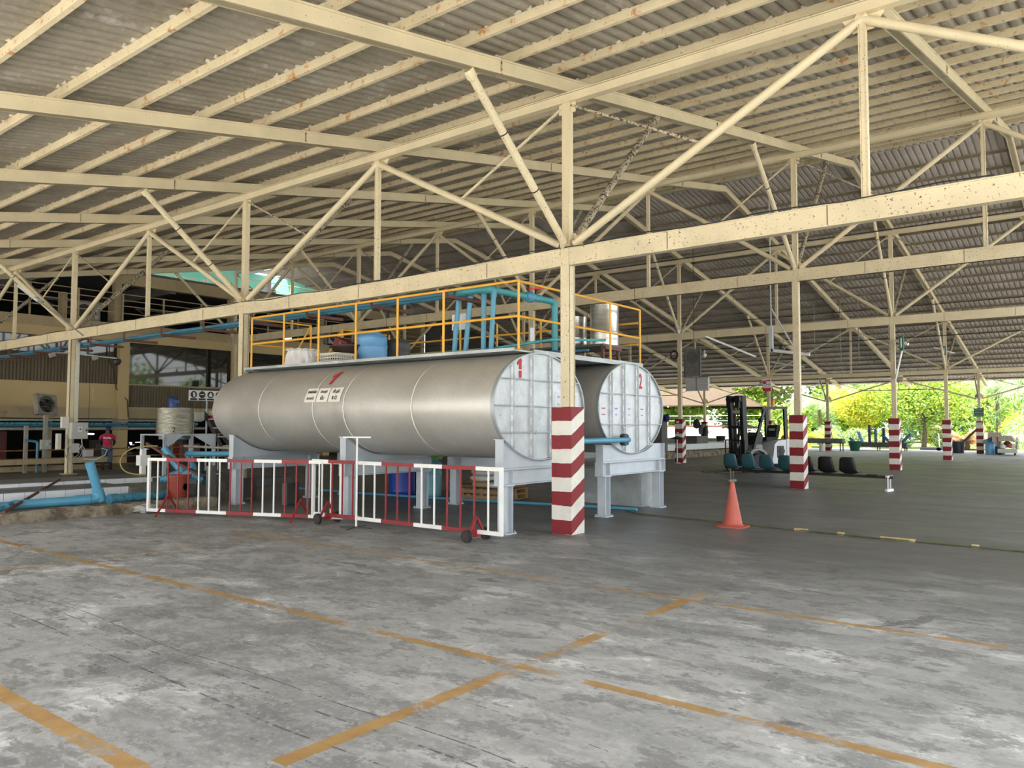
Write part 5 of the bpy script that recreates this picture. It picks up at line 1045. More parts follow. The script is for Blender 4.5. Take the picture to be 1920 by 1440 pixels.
# ================================================================ forklift
H_ = math.radians(-117); FO = Vector((-10.42, 26.0, 0)); FR = Matrix.Rotation(H_, 3, 'Z')
t = thing('forklift', 'forklift with black mast and white body parked behind the bucket seats', 'forklift', FO[:], H_)
class FM(MB):
    def build(s, name, mats, parent=t, **k): s.v = [tuple(FO + FR @ Vector(p)) for p in s.v]; return MB.build(s, name, mats, parent, **k)
tl = .035
for y in (-.34, .34):
    m = FM(); m.bar((0, y, .08), (tl * 2.6, y, 2.62), .09, .17, 0, (1, 0, 0)); m.build('mast_rail', 'black paint')
    m = FM(); m.bar((.02, y * .72, .10), (.02 + tl * 2.6, y * .72, 2.55), .07, .12, 0, (1, 0, 0)); m.build('inner_mast_rail', 'black paint')
    m = FM(); m.tube((-.10, y * .62, .15), (0, y * .62, 2.30), .045, 12); m.build('lift_cylinder', 'black paint')
    m = FM(); m.bar((.08, y * .3, .4), (.14, y * .3, 2.45), .05, .015, 0, (1, 0, 0)); m.build('lift_chain', 'dark iron')
for z, h_ in ((2.50, .22), (1.55, .08), (.35, .14)):
    m = FM(); m.b2((-.05 + tl * z, -.36, z - h_ / 2), (.03 + tl * z, .36, z + h_ / 2)); m.build('mast_crosspiece', 'black paint')
for y in (-.3, .12): m = FM(); m.b2((.14, y, 2.2), (.28, y + .2, 2.62)); m.tube((.2, y - .02, 2.5), (.2, y + .24, 2.5), .09, 14); m.build('chain_sheave', 'black paint')
m = FM(); m.b2((.14, -.1, 2.02), (.17, .22, 2.12)); m.build('capacity_plate', 'grey box')
m = FM()
for z in (.18, .52): m.b2((.15, -.50, z - .06), (.20, .50, z + .06))
for y in (-.5, -.25, 0, .25, .47): m.b2((.16, y, .2), (.19, y + .03, 1.10))
m.b2((.15, -.5, 1.07), (.2, .5, 1.12)); m.build('carriage_backrest', 'black paint')
for y in (-.32, .32):
    m = FM(); m.b2((.20, y - .06, .02), (.25, y + .06, .62)); m.prism([(.20, .02), (1.30, .02), (1.30, .035), (.25, .065), (.20, .065)], (0, y + .06, 0), (1, 0, 0), (0, 0, 1), .12); m.build('fork', 'dark iron')
    m = FM(); m.tube((-.65, y, .62), (-.05, y, .85), .035, 10); m.build('tilt_cylinder', 'dark iron')
def wheel(x, y, r, w_):
    m = FM(); m.lathe([(r * .55, -w_ / 2), (r * .94, -w_ / 2), (r, -w_ * .35), (r, w_ * .35), (r * .94, w_ / 2), (r * .55, w_ / 2)], (x, y, r), 32, 0, 'Y'); m.lathe([(0, -w_ * .36), (r * .56, -w_ * .42), (r * .56, w_ * .42), (0, w_ * .36)], (x, y, r), 24, 1, 'Y'); m.build('wheel', ['black rubber', 'forklift grey'])
for y in (-.45, .45): wheel(-.38, y, .33, .22); wheel(-1.95, y * .98, .27, .18)
m = FM(); m.prism([(-.05, .30), (-2.0, .25), (-2.0, .95), (-1.2, 1.02), (-1.05, .60), (-.75, .55), (-.70, .95), (-.45, .95), (-.05, .70)], (0, .36, 0), (1, 0, 0), (0, 0, 1), .72); m.build('chassis', 'forklift grey')
for y in (-.57, .37):
    m = FM(); pl_ = [(-.06, .60), (.0, .70), (-.14, .80), (-.38, .83), (-.62, .76), (-.78, .60), (-.70, .56), (-.58, .69), (-.38, .76), (-.16, .73)]; m.prism([(a, b) for a, b in pl_][::-1], (0, y + .20, 0), (1, 0, 0), (0, 0, 1), .20); m.build('front_fender', 'forklift grey')
m = FM(); m.prism([(-.95, .30), (-1.65, .30), (-1.65, 1.0), (-1.62, 1.12), (-1.25, 1.08), (-1.1, .95), (-1.03, .55)], (0, .53, 0), (1, 0, 0), (0, 0, 1), 1.06); m.build('engine_cover', 'forklift white')
m = FM(); m.prism([(-1.63, .28), (-2.45, .30), (-2.58, .45), (-2.60, .95), (-2.5, 1.10), (-1.63, 1.14)], (0, .55, 0), (1, 0, 0), (0, 0, 1), 1.10); m.build('counterweight', 'forklift white')
m = FM()
for z in (.52, .88): m.b2((-2.62, -.48, z), (-2.57, .48, z + .14))
m.b2((-1.8, .548, .60), (-2.3, .556, .95)); m.b2((-1.2, .53, .5), (-1.5, .545, .9)); m.tube((-1.42, .53, .72), (-1.42, .56, .72), .11, 16); m.build('vent_panel', 'black paint')
m = FM(); m.b2((-1.0, -.25, 1.08), (-1.5, .25, 1.20)); m.prism([(-1.42, 1.15), (-1.55, 1.15), (-1.66, 1.55), (-1.60, 1.62), (-1.5, 1.58)], (0, .23, 0), (1, 0, 0), (0, 0, 1), .46); m.build('seat', 'black rubber')
m = FM(); m.b2((-1.47, -.15, 1.25), (-1.50, .15, 1.5)); m.build('seat_tag', 'grey box')
m = FM(); m.prism([(-.40, .85), (-.72, .85), (-.80, 1.25), (-.72, 1.36), (-.52, 1.24)], (0, .30, 0), (1, 0, 0), (0, 0, 1), .60); m.build('dashboard', 'black paint')
m = FM(); m.tube((-.68, 0, 1.22), (-.86, 0, 1.45), .025, 8); n = 24; c0 = Vector((-.86, 0, 1.45)); ax = Vector((-.62, 0, .78)); u_ = Vector((0, 1, 0)); v_ = ax.cross(u_).normalized()
pts = [c0 + (u_ * math.cos(2 * PI * i / n) + v_ * math.sin(2 * PI * i / n)) * .17 for i in range(n + 1)]; m.path(pts, .014, 6)
for a in range(3): m.tube(c0, c0 + (u_ * math.cos(a * 2.09) + v_ * math.sin(a * 2.09)) * .17, .01, 6)
m.build('steering_wheel', 'black paint')
for i in range(3): m = FM(); m.tube((-.72, -.32 - .05 * i, 1.2), (-.80, -.32 - .05 * i, 1.42), .010, 6); m.tube((-.80, -.32 - .05 * i, 1.42), (-.81, -.32 - .05 * i, 1.45), .022, 8); m.build('lever', 'black paint')
for y in (-.47, .47):
    m = FM(); m.bar((-.22, y, .80), (-.74, y * .95, 2.17), .07, .09, 0, (1, 0, 0)); m.build('guard_pillar', 'black paint')
    m = FM(); m.bar((-1.68, y, 1.0), (-1.66, y * .95, 2.19), .08, .13, 0, (1, 0, 0)); m.build('guard_pillar', 'black paint')
    m = FM(); m.tube((-.46, y, 1.62), (-.40, y * 1.25, 1.70), .012, 6); m.lathe([(0, -.03), (.075, -.02), (.085, .02), (0, .03)], (-.40, y * 1.3, 1.78), 16, 0, 'X'); m.build('work_light', 'black paint')
m = FM()
for y in (-.45, .45): m.bar((-.62, y, 2.20), (-1.75, y, 2.22), .07, .08)
for i in range(7): x = -.62 - i * .185; m.bar((x, -.45, 2.22), (x, .45, 2.22), .045, .05)
m.build('overhead_guard', 'black paint')
m = FM(); m.lathe([(.06, 2.25), (.06, 2.30), (.05, 2.30)], (-1.45, .1, 0), 16); m.build('beacon_base', 'forklift white'); m = FM(); m.lathe([(.052, 2.30), (.055, 2.44), (.04, 2.50), (0, 2.51)], (-1.45, .1, 0), 16); m.build('beacon', 'amber')
m = FM(); m.lathe([(.15, 0), (.14, .06), (.10, .12), (0, .15)], (0, 0, 0), 20); m.lathe([(.18, 0), (.18, .012), (.14, .015)], (0, 0, 0), 20); m.v = [tuple(FO + FR @ Vector((p[0] - 2.0, p[1] + .1, p[2] + 1.13))) for p in m.v]; tag(MB.build(m, 'hard_hat', paint('hat yellow', (.75, .60, .04), .4)), 'yellow hard hat lying on the back of the forklift', 'hat')
# ================================================================ things hung in the right half of the hall
t = thing('notice_panel', 'tall framed grey poster panel hung from the truss by the far striped column', 'sign', (-13.97, 30.0, 3.63)); m = MB(); m.b2((-14.30, 29.96, 3.62), (-13.64, 30.02, 4.75)); m.build('board', 'grey wood', t)
m = MB(); m.lathe([(.22, 29.952), (.25, 29.952), (.25, 29.958), (.22, 29.958)], (-13.97, 0, 4.42), 28, 0, 'Y'); m.v = [(-13.97 + (p[0] + 13.97), p[1], p[2]) for p in m.v]; m.build('drawn_circle', 'dark steel', t)
m = MB()
for z in (4.14, 4.0, 3.86, 3.78): m.b2((-14.2, 29.95, z), (-13.8, 29.958, z + .015))
m.build('drawn_lines', 'dark steel', t); m = MB()
for a in ((-14.33, -14.28), (-13.66, -13.60)): m.b2((a[0], 29.93, 3.60), (a[1], 30.03, 4.77))
m.build('frame', 'dark steel', t); m = MB(); m.tube((-13.9, 30, 4.75), (-13.9, 30, rz_(30) + .20), .012, 6); m.build('hanger_rod', 'dark iron', t)
t = thing('ruled_whiteboard', 'pair of ruled grey whiteboards hung below the tall poster panel', 'sign', (-13.75, 30.0, 3.03)); m = MB(); m.b2((-14.27, 29.96, 3.02), (-13.28, 30.10, 3.58)); m.b2((-14.2, 29.97, 3.58), (-14.16, 29.99, 3.63)); m.b2((-13.72, 29.97, 3.58), (-13.68, 29.99, 3.63)); m.build('board', 'ac white', t)
m = MB()
for i in range(8): m.b2((-14.25, 29.95, 3.08 + i * .065), (-13.30, 29.956, 3.087 + i * .065))
m.b2((-13.80, 29.945, 3.02), (-13.78, 29.96, 3.58)); m.b2((-14.30, 29.94, 3.57), (-13.26, 30.1, 3.60)); m.build('ruled_lines', 'dark steel', t)
m = MB()
n = 24; m.path([(-14.75 + .17 * math.cos(2 * PI * i / n), 29.9, 4.55 + .17 * math.sin(2 * PI * i / n)) for i in range(n + 1)], .022, 6); m.path([(-14.75 + .13 * math.cos(2 * PI * i / n), 29.88, 4.55 + .15 * math.sin(2 * PI * i / n)) for i in range(n + 1)], .018, 6); tag(m.build('hose_coil', 'black rubber'), 'black coil hung on the column beside the tall poster panel', 'coil')
for i, (x, y, z, lab_) in enumerate(((-13.9, 28.6, 5.42, 'white spotlight above the tall poster panel'), (-13.3, 29.7, 4.50, 'white spotlight on the right edge of the tall poster panel'))):
    t = thing('spotlight', lab_, 'light', (x, y, z)); m = MB(); m.lathe([(.03, 0), (.08, .10), (.085, .14), (0, .13)], (x, y, z - .15), 14); m.build('shade', 'white metal', t); m = MB(); m.tube((x, y, z), (x, y, z + .15), .03, 8); m.tube((x, y, z + .1), (x - .3, y + .5, z + .1), .012, 6); m.build('holder', 'ac white', t)
# bracket frame with camera
t = thing('lamp_bracket', 'pale L-shaped metal bracket hung left of the second striped column', 'bracket', (-9.3, 27.21, 4.2)); m = MB(); m.b2((-9.72, 27.11, 4.18), (-9.60, 27.21, 5.10)); m.build('upright', 'grey steel paint', t); m = MB(); m.bar((-9.66, 27.16, 4.24), (-8.35, 27.16, 4.02), .10, .10); m.build('arm', 'white metal', t)
m = MB(); m.tube((-9.66, 27.16, 5.1), (-9.66, 27.16, rz_(27.16) + .15), .025, 8); m.tube((-9.64, 27.16, 5.7), (-8.8, 27.16, 4.15), .03, 8); m.build('stay', 'ac white', t); m = MB(); m.lathe([(0, 0), (.08, .02), (.09, .10), (.03, .14), (0, .15)], (-9.3, 27.16, 4.26), 14); m.build('camera_dome', 'black paint', t)
# exit sign on arm + tube lamps
t = thing('exit_sign', 'narrow green and white exit sign panel hung edge-on beside the third striped column', 'sign', (-6.2, 30.7, 4.3)); m = MB(); m.b2((-6.24, 30.55, 4.30), (-6.12, 30.70, 4.82)); m.build('sign_panel', 'sign green', t); m = MB(); m.b2((-6.20, 30.54, 4.40), (-6.16, 30.549, 4.74)); m.build('white_mark', 'sign white', t)
m = MB(); m.bar((-6.47, 30.8, 4.70), (-5.98, 30.7, 4.52), .10, .09); m.build('arm', 'sign white', t)
for i, (a, b, lab_) in enumerate((((-6.20, 30.7, 4.28), (-6.44, 30.75, 3.28), 'white fluorescent tube hung slanting beside the third striped column'), ((-14.6, 41.0, 4.95), (-12.9, 41.0, 4.62), 'cream tube light hung above the red prohibition sign'), ((-13.6, 30.4, 5.3), (-12.6, 33.4, 4.6), 'pair of white tubes beside a rafter, right of the tall poster panel'), ((-6.95, 41.3, 5.3), (-6.1, 41.3, 4.98), 'cream tube light before the fourth striped column'))):
    t = thing('tube_lamp', lab_, 'light', a); a, b = Vector(a), Vector(b); m = MB(); m.tube(a, b, .03, 8); m.build('tube', 'white metal', t); m = MB(); m.bar(a + Vector((0, .05, .02)), b + Vector((0, .05, .02)), .08, .04); m.build('fitting', 'pale plastic', t)
t = thing('exit_sign', 'small green sign hung at the cream tube light before the fourth striped column', 'sign', (-6.5, 41.2, 4.9)); m = MB(); m.b2((-6.56, 41.15, 4.92), (-6.44, 41.2, 5.32)); m.build('sign_panel', 'sign green', t); m = MB(); m.b2((-6.52, 41.14, 4.98), (-6.48, 41.149, 5.26)); m.build('white_mark', 'sign white', t)
t = thing('conduit_drop', 'bent grey conduits hanging down between the second and third striped columns', 'conduit', (-9, 36, 4))
for x in (-11.6, -10.4, -9.6, -8.3):
    m = MB(); m.tube((x, 38.5, 4.6 if x != -11.6 else 4.9), (x, 38.5, rz_(38.5) + .20), .02, 6); m.build('drop_rod', 'grey pipe', t)
m = MB(); m.tube((-11.6, 38.5, 4.9), (-10.5, 38.5, 4.15), .02, 6); m.tube((-9.6, 38.5, 4.6), (-10.3, 38.5, 4.25), .02, 6); m.build('slanting_conduit', 'grey pipe', t)
for i, (y, z) in enumerate(((24, 7.2), (33, 6.2), (36, 5.3))):
    m = MB(); m.tube((XL + 1, y, z), (5, y, z), .018, 6); tag(m.build('stretched_cable', 'dark iron'), ['nearest', 'middle', 'farthest'][i] + ' thin dark cable stretched the length of the hall under the far slope', 'cable')
t = thing('prohibition_sign', 'red and white prohibition sign hung above the mast and guard of the forklift', 'sign', (-15.0, 41.5, 3.43)); m = MB(); m.b2((-15.26, 41.46, 3.43), (-14.80, 41.5, 4.12)); m.build('board', 'sign white', t)
m = MB(); m.b2((-15.26, 41.45, 3.43), (-14.80, 41.459, 3.62)); m.b2((-15.05, 41.45, 3.98), (-14.83, 41.459, 4.06)); m.lathe([(.075, 41.45), (.10, 41.45), (.10, 41.458), (.075, 41.458)], (0, 0, 0), 20, 0, 'Y'); m.v = [(p[0] - 15.15, p[1], p[2] + 3.92) if i >= 16 else p for i, p in enumerate(m.v)]; m.bar((-15.21, 41.452, 3.98), (-15.09, 41.452, 3.86), .02, .008, 0, (0, 1, 0)); m.build('red_marks', 'sign red', t)
text('ห้ามเข้า', (-14.94, 41.45, 3.80), (1, 0, 0), (0, 0, 1), .09, 'black letters', t)
t = thing('green_sign', 'dark green sign with white Thai lettering fixed to the outermost striped column', 'sign', (-6.55, 52.2, 2.14)); m = MB(); m.b2((-6.80, 52.15, 2.14), (-6.30, 52.18, 2.62)); m.build('board', 'sign green', t)
for i, l in enumerate(('จุดรวมพล', 'จุดจอดรถ', 'สำหรับพนักงาน')): text(l, (-6.55, 52.14, 2.53 - .15 * i), (1, 0, 0), (0, 0, 1), .10, 'white letters', t)
m = MB(); m.b2((-6.72, 52.21, 1.66), (-6.40, 52.22, 1.80)); o = m.build('column_label', 'grey box'); tag(o, 'small pale label plate at the top of the outermost striped base', 'label')
m = MB(); m.b2((-14.98 - .14, 30.815, 1.70), (-14.98 - .02, 30.822, 1.78)); m.b2((-15.10, 30.815, 1.26), (-15.02, 30.822, 1.31)); tag(m.build('column_label', 'sign white'), 'tiny white labels stuck on the striped base under the hanging panels', 'label')
t = thing('pedestal_stool', 'dark flat-topped stand on a pale pole beside the striped base under the panels', 'stand', (-14.9, 30.4, 0)); m = MB(); m.lathe([(.04, 0), (.16, .0), (.16, .02), (.03, .05), (.03, 1.0), (.0, 1.0)], (-14.9, 30.4, 0), 16); m.build('pole', 'galvanised', t); m = MB(); m.lathe([(0, 1.0), (.30, 1.03), (.22, 1.08), (.05, 1.14), (0, 1.14)], (-14.9, 30.4, 0), 20); m.build('top', 'black paint', t)
# ---- far left end of the open side: steps, cabinet, slab, machinery
for i, (x0, x1, z0, z1, mt, lab_) in enumerate(((-19.0, -17.0, 0, .32, 'kerb stone', 'low rough stone-faced step beyond tank two'), (-21.0, -18.0, .30, .62, 'white tile', 'pale tiled step above the rough stone step beyond tank two'), (-23.0, -20.0, .60, .80, 'grey tile', 'top grey step beyond tank two'))):
    m = MB(); m.b2((x0, 31.8, z0 if i else 0), (x1, 48 - i * .3, z1)); tag(m.build('platform_step', mt), lab_, 'step')
t = thing('tall_cabinet', 'tall dark grey cabinet with a white label standing left of the far striped column', 'cabinet', (-17.4, 33.8, .32)); m = MB(); m.b2((-17.8, 33.4, .325), (-17.15, 34.0, 2.05)); m.build('body', 'dark steel', t); m = MB(); m.b2((-17.75, 33.385, 1.2), (-17.5, 33.4, 1.5)); m.build('label', 'sign white', t)
m = MB(); m.lathe([(.1, 0), (.12, .08), (.05, .14), (0, .15)], (-17.5, 33.7, 2.05), 12); m.b2((-17.9, 33.5, 2.03), (-17.1, 33.9, 2.07)); m.build('top_fitting', 'black paint', t)
m = MB(); m.lathe([(0, 0), (.10, .04), (.14, .22), (.10, .36), (0, .40)], (-17.03, 33.7, 1.75), 14); tag(m.build('dark_bundle', 'navy cloth'), 'dark bundle hung on the right side of the tall dark grey cabinet', 'bundle')
m = MB(); m.b2((-18.9, 39.2, .625), (-18.05, 40.6, 1.02)); tag(m.build('concrete_block', 'wet concrete'), 'dark rectangular block on the steps right of the far striped column', 'block')
for i, (x, y, lab_) in enumerate(((-19.6, 46.0, 'left'), (-18.8, 46.3, 'right'))):
    m = MB(); m.lathe([(.22, .0), (.30, .3), (.12, .32), (0, .33)], (x, y, .64), 14); tag(m.build('dark_basin', 'black rubber'), lab_ + ' dark basin on the far steps behind the forklift mast', 'basin')
t = thing('hanging_gear', 'dark heap of bags and gear hung around the slim far column', 'gear', (-23.3, 52.1, .3)); rg = random.Random(4)
for (dx, z, r_, h_, mt) in ((-.45, 1.35, .28, .75, 'black rubber'), (-.1, .9, .22, .8, 'dark steel'), (.25, .75, .18, .9, 'dark iron'), (.05, .5, .2, .5, 'navy cloth')):
    m = MB(); m.lathe([(0, 0), (r_ * .8, h_ * .15), (r_, h_ * .5), (r_ * .6, h_ * .85), (0, h_)], (-23.5 + dx, 52.0, z), 12); m.build('bag', mt, t)
m = MB(); m.tube((-24.9, 51.8, .3), (-22.9, 52.2, 1.2), .03, 6); m.build('slanting_pole', 'dark iron', t)
t = thing('leaf_canopy', 'ragged brown thatch-like cover on a pale stand left of the forklift', 'cover', (-22, 55, .6)); m = MB(); n = 20; vs = [(-22, 55, 1.9)]
for i in range(n): a = 2 * PI * i / n; vs.append((-22 + 1.3 * math.cos(a), 55 + .8 * math.sin(a), 1.35 + .12 * (i % 2)))
m.add(vs, [(0, i + 1, (i + 1) % n + 1) for i in range(n)]); m.build('cover', 'brown iron', t); m = MB(); m.tube((-22, 55, 0), (-22, 55, 1.6), .04, 8); m.build('pole', 'white metal', t)
t = thing('white_wall', 'low white boundary wall with pipe rail beyond the far left eave', 'wall', (-33, 66, 0)); m = MB(); m.b2((-46, 65, -.08), (-24, 65.3, 1.45)); m.build('wall_body', 'sign white', t); m = MB(); m.b2((-46, 64.95, 1.45), (-24, 65.35, 1.6)); m.build('red_coping', 'brown iron', t)
for z in (2.0, 2.45): m = MB(); m.tube((-46, 65.1, z), (-23.8, 65.1, z), .025, 6); m.build('rail', 'white metal', t)
for i in range(11): m = MB(); m.tube((-46 + i * 2.2, 65.1, 1.6), (-46 + i * 2.2, 65.1, 2.45), .025, 6); m.build('rail_post', 'white metal', t)
m = MB(); m.b2((-33.5, 60, -.08), (-31.5, 61.2, 1.15)); tag(m.build('parked_trailer', 'sign white'), 'white vehicle body beyond the eave at the edge of tank two', 'vehicle')
# pavilion
t = thing('pavilion', 'open pavilion with a tan hipped roof beyond the far left eave', 'pavilion', (-31, 68, 0)); cx_, cy_, hx, hy = -34.0, 73.0, 5.6, 5.5; m = MB()
A = [(cx_ - hx, cy_ - hy, 3.5), (cx_ + hx, cy_ - hy, 3.5), (cx_ + hx, cy_ + hy, 3.5), (cx_ - hx, cy_ + hy, 3.5)]; T_ = [(cx_ - 1.5, cy_, 6.4), (cx_ + 1.5, cy_, 6.4)]
m.add(A + T_ + [(p[0], p[1], p[2] - .12) for p in A + T_], [(0, 1, 5, 4), (1, 2, 5), (2, 3, 4, 5), (3, 0, 4), (6, 10, 11, 7), (7, 11, 8), (8, 11, 10, 9), (9, 10, 6), (0, 6, 7, 1), (1, 7, 8, 2), (2, 8, 9, 3), (3, 9, 6, 0)]); m.build('roof', 'pavilion roof', t)
for a in (-1, 0, 1):
    m = MB(); m.bar((cx_ + a * 4, cy_ - hy, 3.34), (cx_ + a * .7, cy_, 6.2), .12, .12); m.build('roof_beam', 'cream paint', t)
for a in (-1, 1):
    for b in (-1, 1): m = MB(); m.b2((cx_ + a * 6.2 - .1, cy_ + b * 4.8 - .1, -.08), (cx_ + a * 6.2 + .1, cy_ + b * 4.8 + .1, 3.6)); m.build('post', 'grey wood', t)
# ---- far right: benches, tubs, rack of pipes, cart
def trough(x0, x1, y, z, lab, mt='grey wood', legs=3):
    t = thing('metal_trough', lab, 'table', ((x0 + x1) / 2, y, 0)); m = MB(); m.b2((x0, y - .35, z - .30), (x1, y + .35, z - .26))
    for a, b in (((x0, y - .35, z - .30), (x1, y - .32, z)), ((x0, y + .32, z - .30), (x1, y + .35, z)), ((x0, y - .35, z - .30), (x0 + .03, y + .35, z)), ((x1 - .03, y - .35, z - .30), (x1, y + .35, z))): m.b2(a, b)
    m.build('tray', mt, t)
    for i in range(legs):
        for s_ in (-1, 1): x = x0 + .1 + (x1 - x0 - .2) * i / (legs - 1); m = MB(); m.b2((x - .03, y + s_ * .3 - .03, 0), (x + .03, y + s_ * .3 + .03, z - .3)); m.build('leg', 'dark steel', t)
    return t
trough(-16.6, -13.9, 51.6, .78, 'grey long trough table standing by the slim striped eave column'); trough(-14.2, -10.8, 54.5, .52, 'low grey metal trough holding the upright blue and black pipes', 'dark steel', 3)
rp = random.Random(9)
for i, (x, ang, L_, mt) in enumerate(((-13.7, -.85, .75, 'dirty blue pvc'), (-13.4, -.35, .95, 'light blue plastic'), (-13.05, .0, 1.35, 'dark tub plastic'), (-12.65, .0, 1.05, 'dirty blue pvc'), (-12.2, .02, 1.15, 'dark tub plastic'), (-12.0, .7, .95, 'blue pvc'), (-11.7, .0, .9, 'dark tub plastic'), (-11.6, -.75, 1.0, 'blue pvc'), (-11.35, .75, 1.1, 'blue pvc'))):
    m = MB(); a = Vector((x, 54.45 + .05 * (i % 3), .30)); b = a + Vector((math.sin(ang), 0, math.cos(ang))) * L_; m.tube(a, b, .095, 12); tag(m.build('pipe_offcut', mt), ordn(i) + ' pipe offcut from the left standing in the low trough far back', 'pipe', 'pipe offcuts in the far trough')
tub(-13.55, 52.9, 0, .26, .42, .62, 'dark green tapering tub right of the grey long trough table', 'green plastic'); tub(-15.0, 51.0, 0, .17, .18, .42, 'small white bucket under the grey long trough table', 'white paint', 'bucket', 'white_bucket'); tub(-7.72, 52.6, 0, .30, .38, .68, 'large dark blue-black tub left of the outermost striped column', 'dark tub plastic')
for i in range(3):
    m = MB(); m.tube((-7.7 + .05 * i, 52.65 + .04 * i, .45), (-6.75 + .12 * i, 52.9, 1.45 + .1 * i), .035, 8); tag(m.build('dark_pole', 'dark steel'), ['lowest', 'middle', 'topmost'][i] + ' of three dark poles leaning from the dark tub toward the last column', 'pole')
drum(-5.95, 51.3, 0, .24, .72, 'light blue drum standing right of the outermost striped column', 'light blue plastic')
m = MB(); m.bar((-6.25, 51.0, .66), (-5.55, 51.2, 1.0), .06, .22); tag(m.build('blue_board', 'blue pvc'), 'light blue board lying slanted on the far light blue drum', 'board')
tub(-5.55, 51.9, 0, .25, .28, .45, 'small dark green tub half hidden behind the far light blue drum', 'green plastic')
t = thing('loaded_cart', 'cart under grey tarpaulins loaded with white bags at the right photo edge', 'cart', (-5.0, 51.0, 0)); m = MB(); m.b2((-5.5, 50.5, .12), (-4.6, 51.4, .34)); m.build('tray', 'ac white', t)
for x in (-5.4, -4.7): m = MB(); m.tube((x - .04, 50.6, .1), (x + .04, 50.6, .1), .10, 14); m.build('wheel', 'black rubber', t)
for x in (-5.48, -4.62):
    for y in (50.55, 51.35): m = MB(); m.b2((x - .02, y - .02, .3), (x + .02, y + .02, 1.0)); m.build('upright', 'dark steel', t)
m = MB(); m.prism([(-5.75, 1.08), (-4.85, 1.05), (-4.65, .70), (-4.95, .78), (-5.75, .72)], (0, 51.5, 0), (1, 0, 0), (0, 0, 1), .9); m.build('tarpaulin', 'tarp', t)
for i, (x, z, mt) in enumerate(((-5.25, .36, 'sack white'), (-4.95, .40, 'orange plastic'), (-4.75, .36, 'sack white'), (-5.05, .52, 'dark brown plastic'))): m = MB(); m.lathe([(0, 0), (.16, .03), (.18, .14), (.1, .24), (0, .26)], (x, 50.7, z), 14); m.build('bag', mt, t)
m = MB(); m.prism([(0, .0), (.75, .0), (.75, 1.22), (.1, 1.25)], (-6.30, 53.3, 0), (1, 0, 0), (0, 0, 1), .5); tag(m.build('covered_crate', 'tarp'), 'grey-covered crate behind the outermost striped column and drum', 'crate')
t = thing('hand_trolley', 'low dark trolley lying beyond the floor edge between the striped columns', 'trolley', (-10, 57.5, 0)); m = MB(); m.b2((-10.6, 57.2, .0), (-9.2, 57.8, .16)); m.build('deck', 'dark tub plastic', t)
for x in (-9.5, -8.95): m = MB(); m.tube((x, 57.2, .1), (x, 57.5, .1), .13, 14); m.build('wheel', 'black rubber', t)
m = MB(); m.tube((-9.5, 57.6, .1), (-9.6, 57.9, 1.1), .03, 6); m.build('handle', 'galvanised', t)
m = MB(); m.b2((-4.0, 56.0, -.0), (-3.2, 56.4, .5)); tag(m.build('low_frame', 'dark steel'), 'small dark frame on the ground at the far right photo edge', 'frame')
# ================================================================ planting
def leaf_cloud(m, c, rx, ry, rz__, n, ls, rnd, shell=.55, zmin=0):
    for _ in range(n):
        th = rnd.uniform(0, 2 * PI); cz = rnd.uniform(-1, 1); sr = math.sqrt(1 - cz * cz); q = rnd.uniform(shell, 1.0)
        p = Vector((c[0] + rx * q * sr * math.cos(th), c[1] + ry * q * sr * math.sin(th), c[2] + rz__ * q * cz))
        if p.z < zmin: continue
        a = Vector((rnd.gauss(0, 1), rnd.gauss(0, 1), rnd.gauss(0, .6))).normalized(); b = a.cross(Vector((rnd.gauss(0, 1), rnd.gauss(0, 1), rnd.gauss(0, 1)))).normalized(); s_ = ls * rnd.uniform(.6, 1.3); mi = 0 if rnd.random() < .75 else 1
        m.add([p - a * s_ * .5, p + b * s_ * .28, p + a * s_ * .5, p - b * s_ * .28], [(0, 1, 2, 3)], mi)
def tree(x, y, h_, r, mats, lab, seed, n=2600, ls=.28, trunk=.18, low=.28, blobs=9, nm='tree'):
    rnd = random.Random(seed); t = thing(nm, lab, 'tree', (x, y, -.08)); m = MB()
    for i in range(blobs):
        a = rnd.uniform(0, 2 * PI); q = rnd.uniform(0, .62) * r; zc = h_ * rnd.uniform(low + .18, .82); rr = r * rnd.uniform(.38, .60)
        leaf_cloud(m, (x + q * math.cos(a), y + q * math.sin(a), zc), rr, rr, rr * .72, n // blobs, ls, rnd, .45, .2)
    m.build('foliage', list(mats), t); m = MB(); m.path([(x, y, -.1), (x + .1, y, h_ * .2), (x - .05, y + .1, h_ * .45), (x, y, h_ * .7)], trunk, 8, rs=[trunk * 1.3, trunk, trunk * .8, trunk * .4])
    for i in range(6): a = i * 1.05 + seed; m.tube((x, y, h_ * (.25 + .05 * i)), (x + r * .55 * math.cos(a), y + r * .55 * math.sin(a), h_ * (.5 + .05 * i)), trunk * .45, 6, trunk * .15)
    m.build('trunk', 'bark', t)
tree(-11.6, 64.0, 5.9, 4.6, ('leaf bright', 'leaf mid'), 'broad rounded bright green tree framed by the third and fourth striped columns', 11, 11000, .24, .15, .22, 18)
tree(-16.6, 66.0, 5.2, 2.7, ('leaf yellow', 'leaf bright'), 'yellow-green rounded tree left of the broad rounded tree', 12, 5200, .24, .09, .22, 12)
bk = [(-44, 84, 'leaf mid'), (-38, 80, 'leaf bright'), (-33, 86, 'leaf mid'), (-28.5, 80, 'leaf bright'), (-24, 84, 'leaf pale'), (-20, 79, 'leaf bright'), (-15, 86, 'leaf pale'), (-10, 84, 'leaf bright'), (-5, 88, 'leaf mid'), (0, 84, 'leaf pale')]
for i, (x, y, mt) in enumerate(bk): tree(x, y, 10.5 + (i % 3), 5.6, (mt, 'leaf mid' if mt != 'leaf mid' else 'leaf dark'), ordn(i) + ' tall backdrop tree from the left in the sunlit green wall beyond the shed', 40 + i, 7500, .50, .22, -.08, 18)
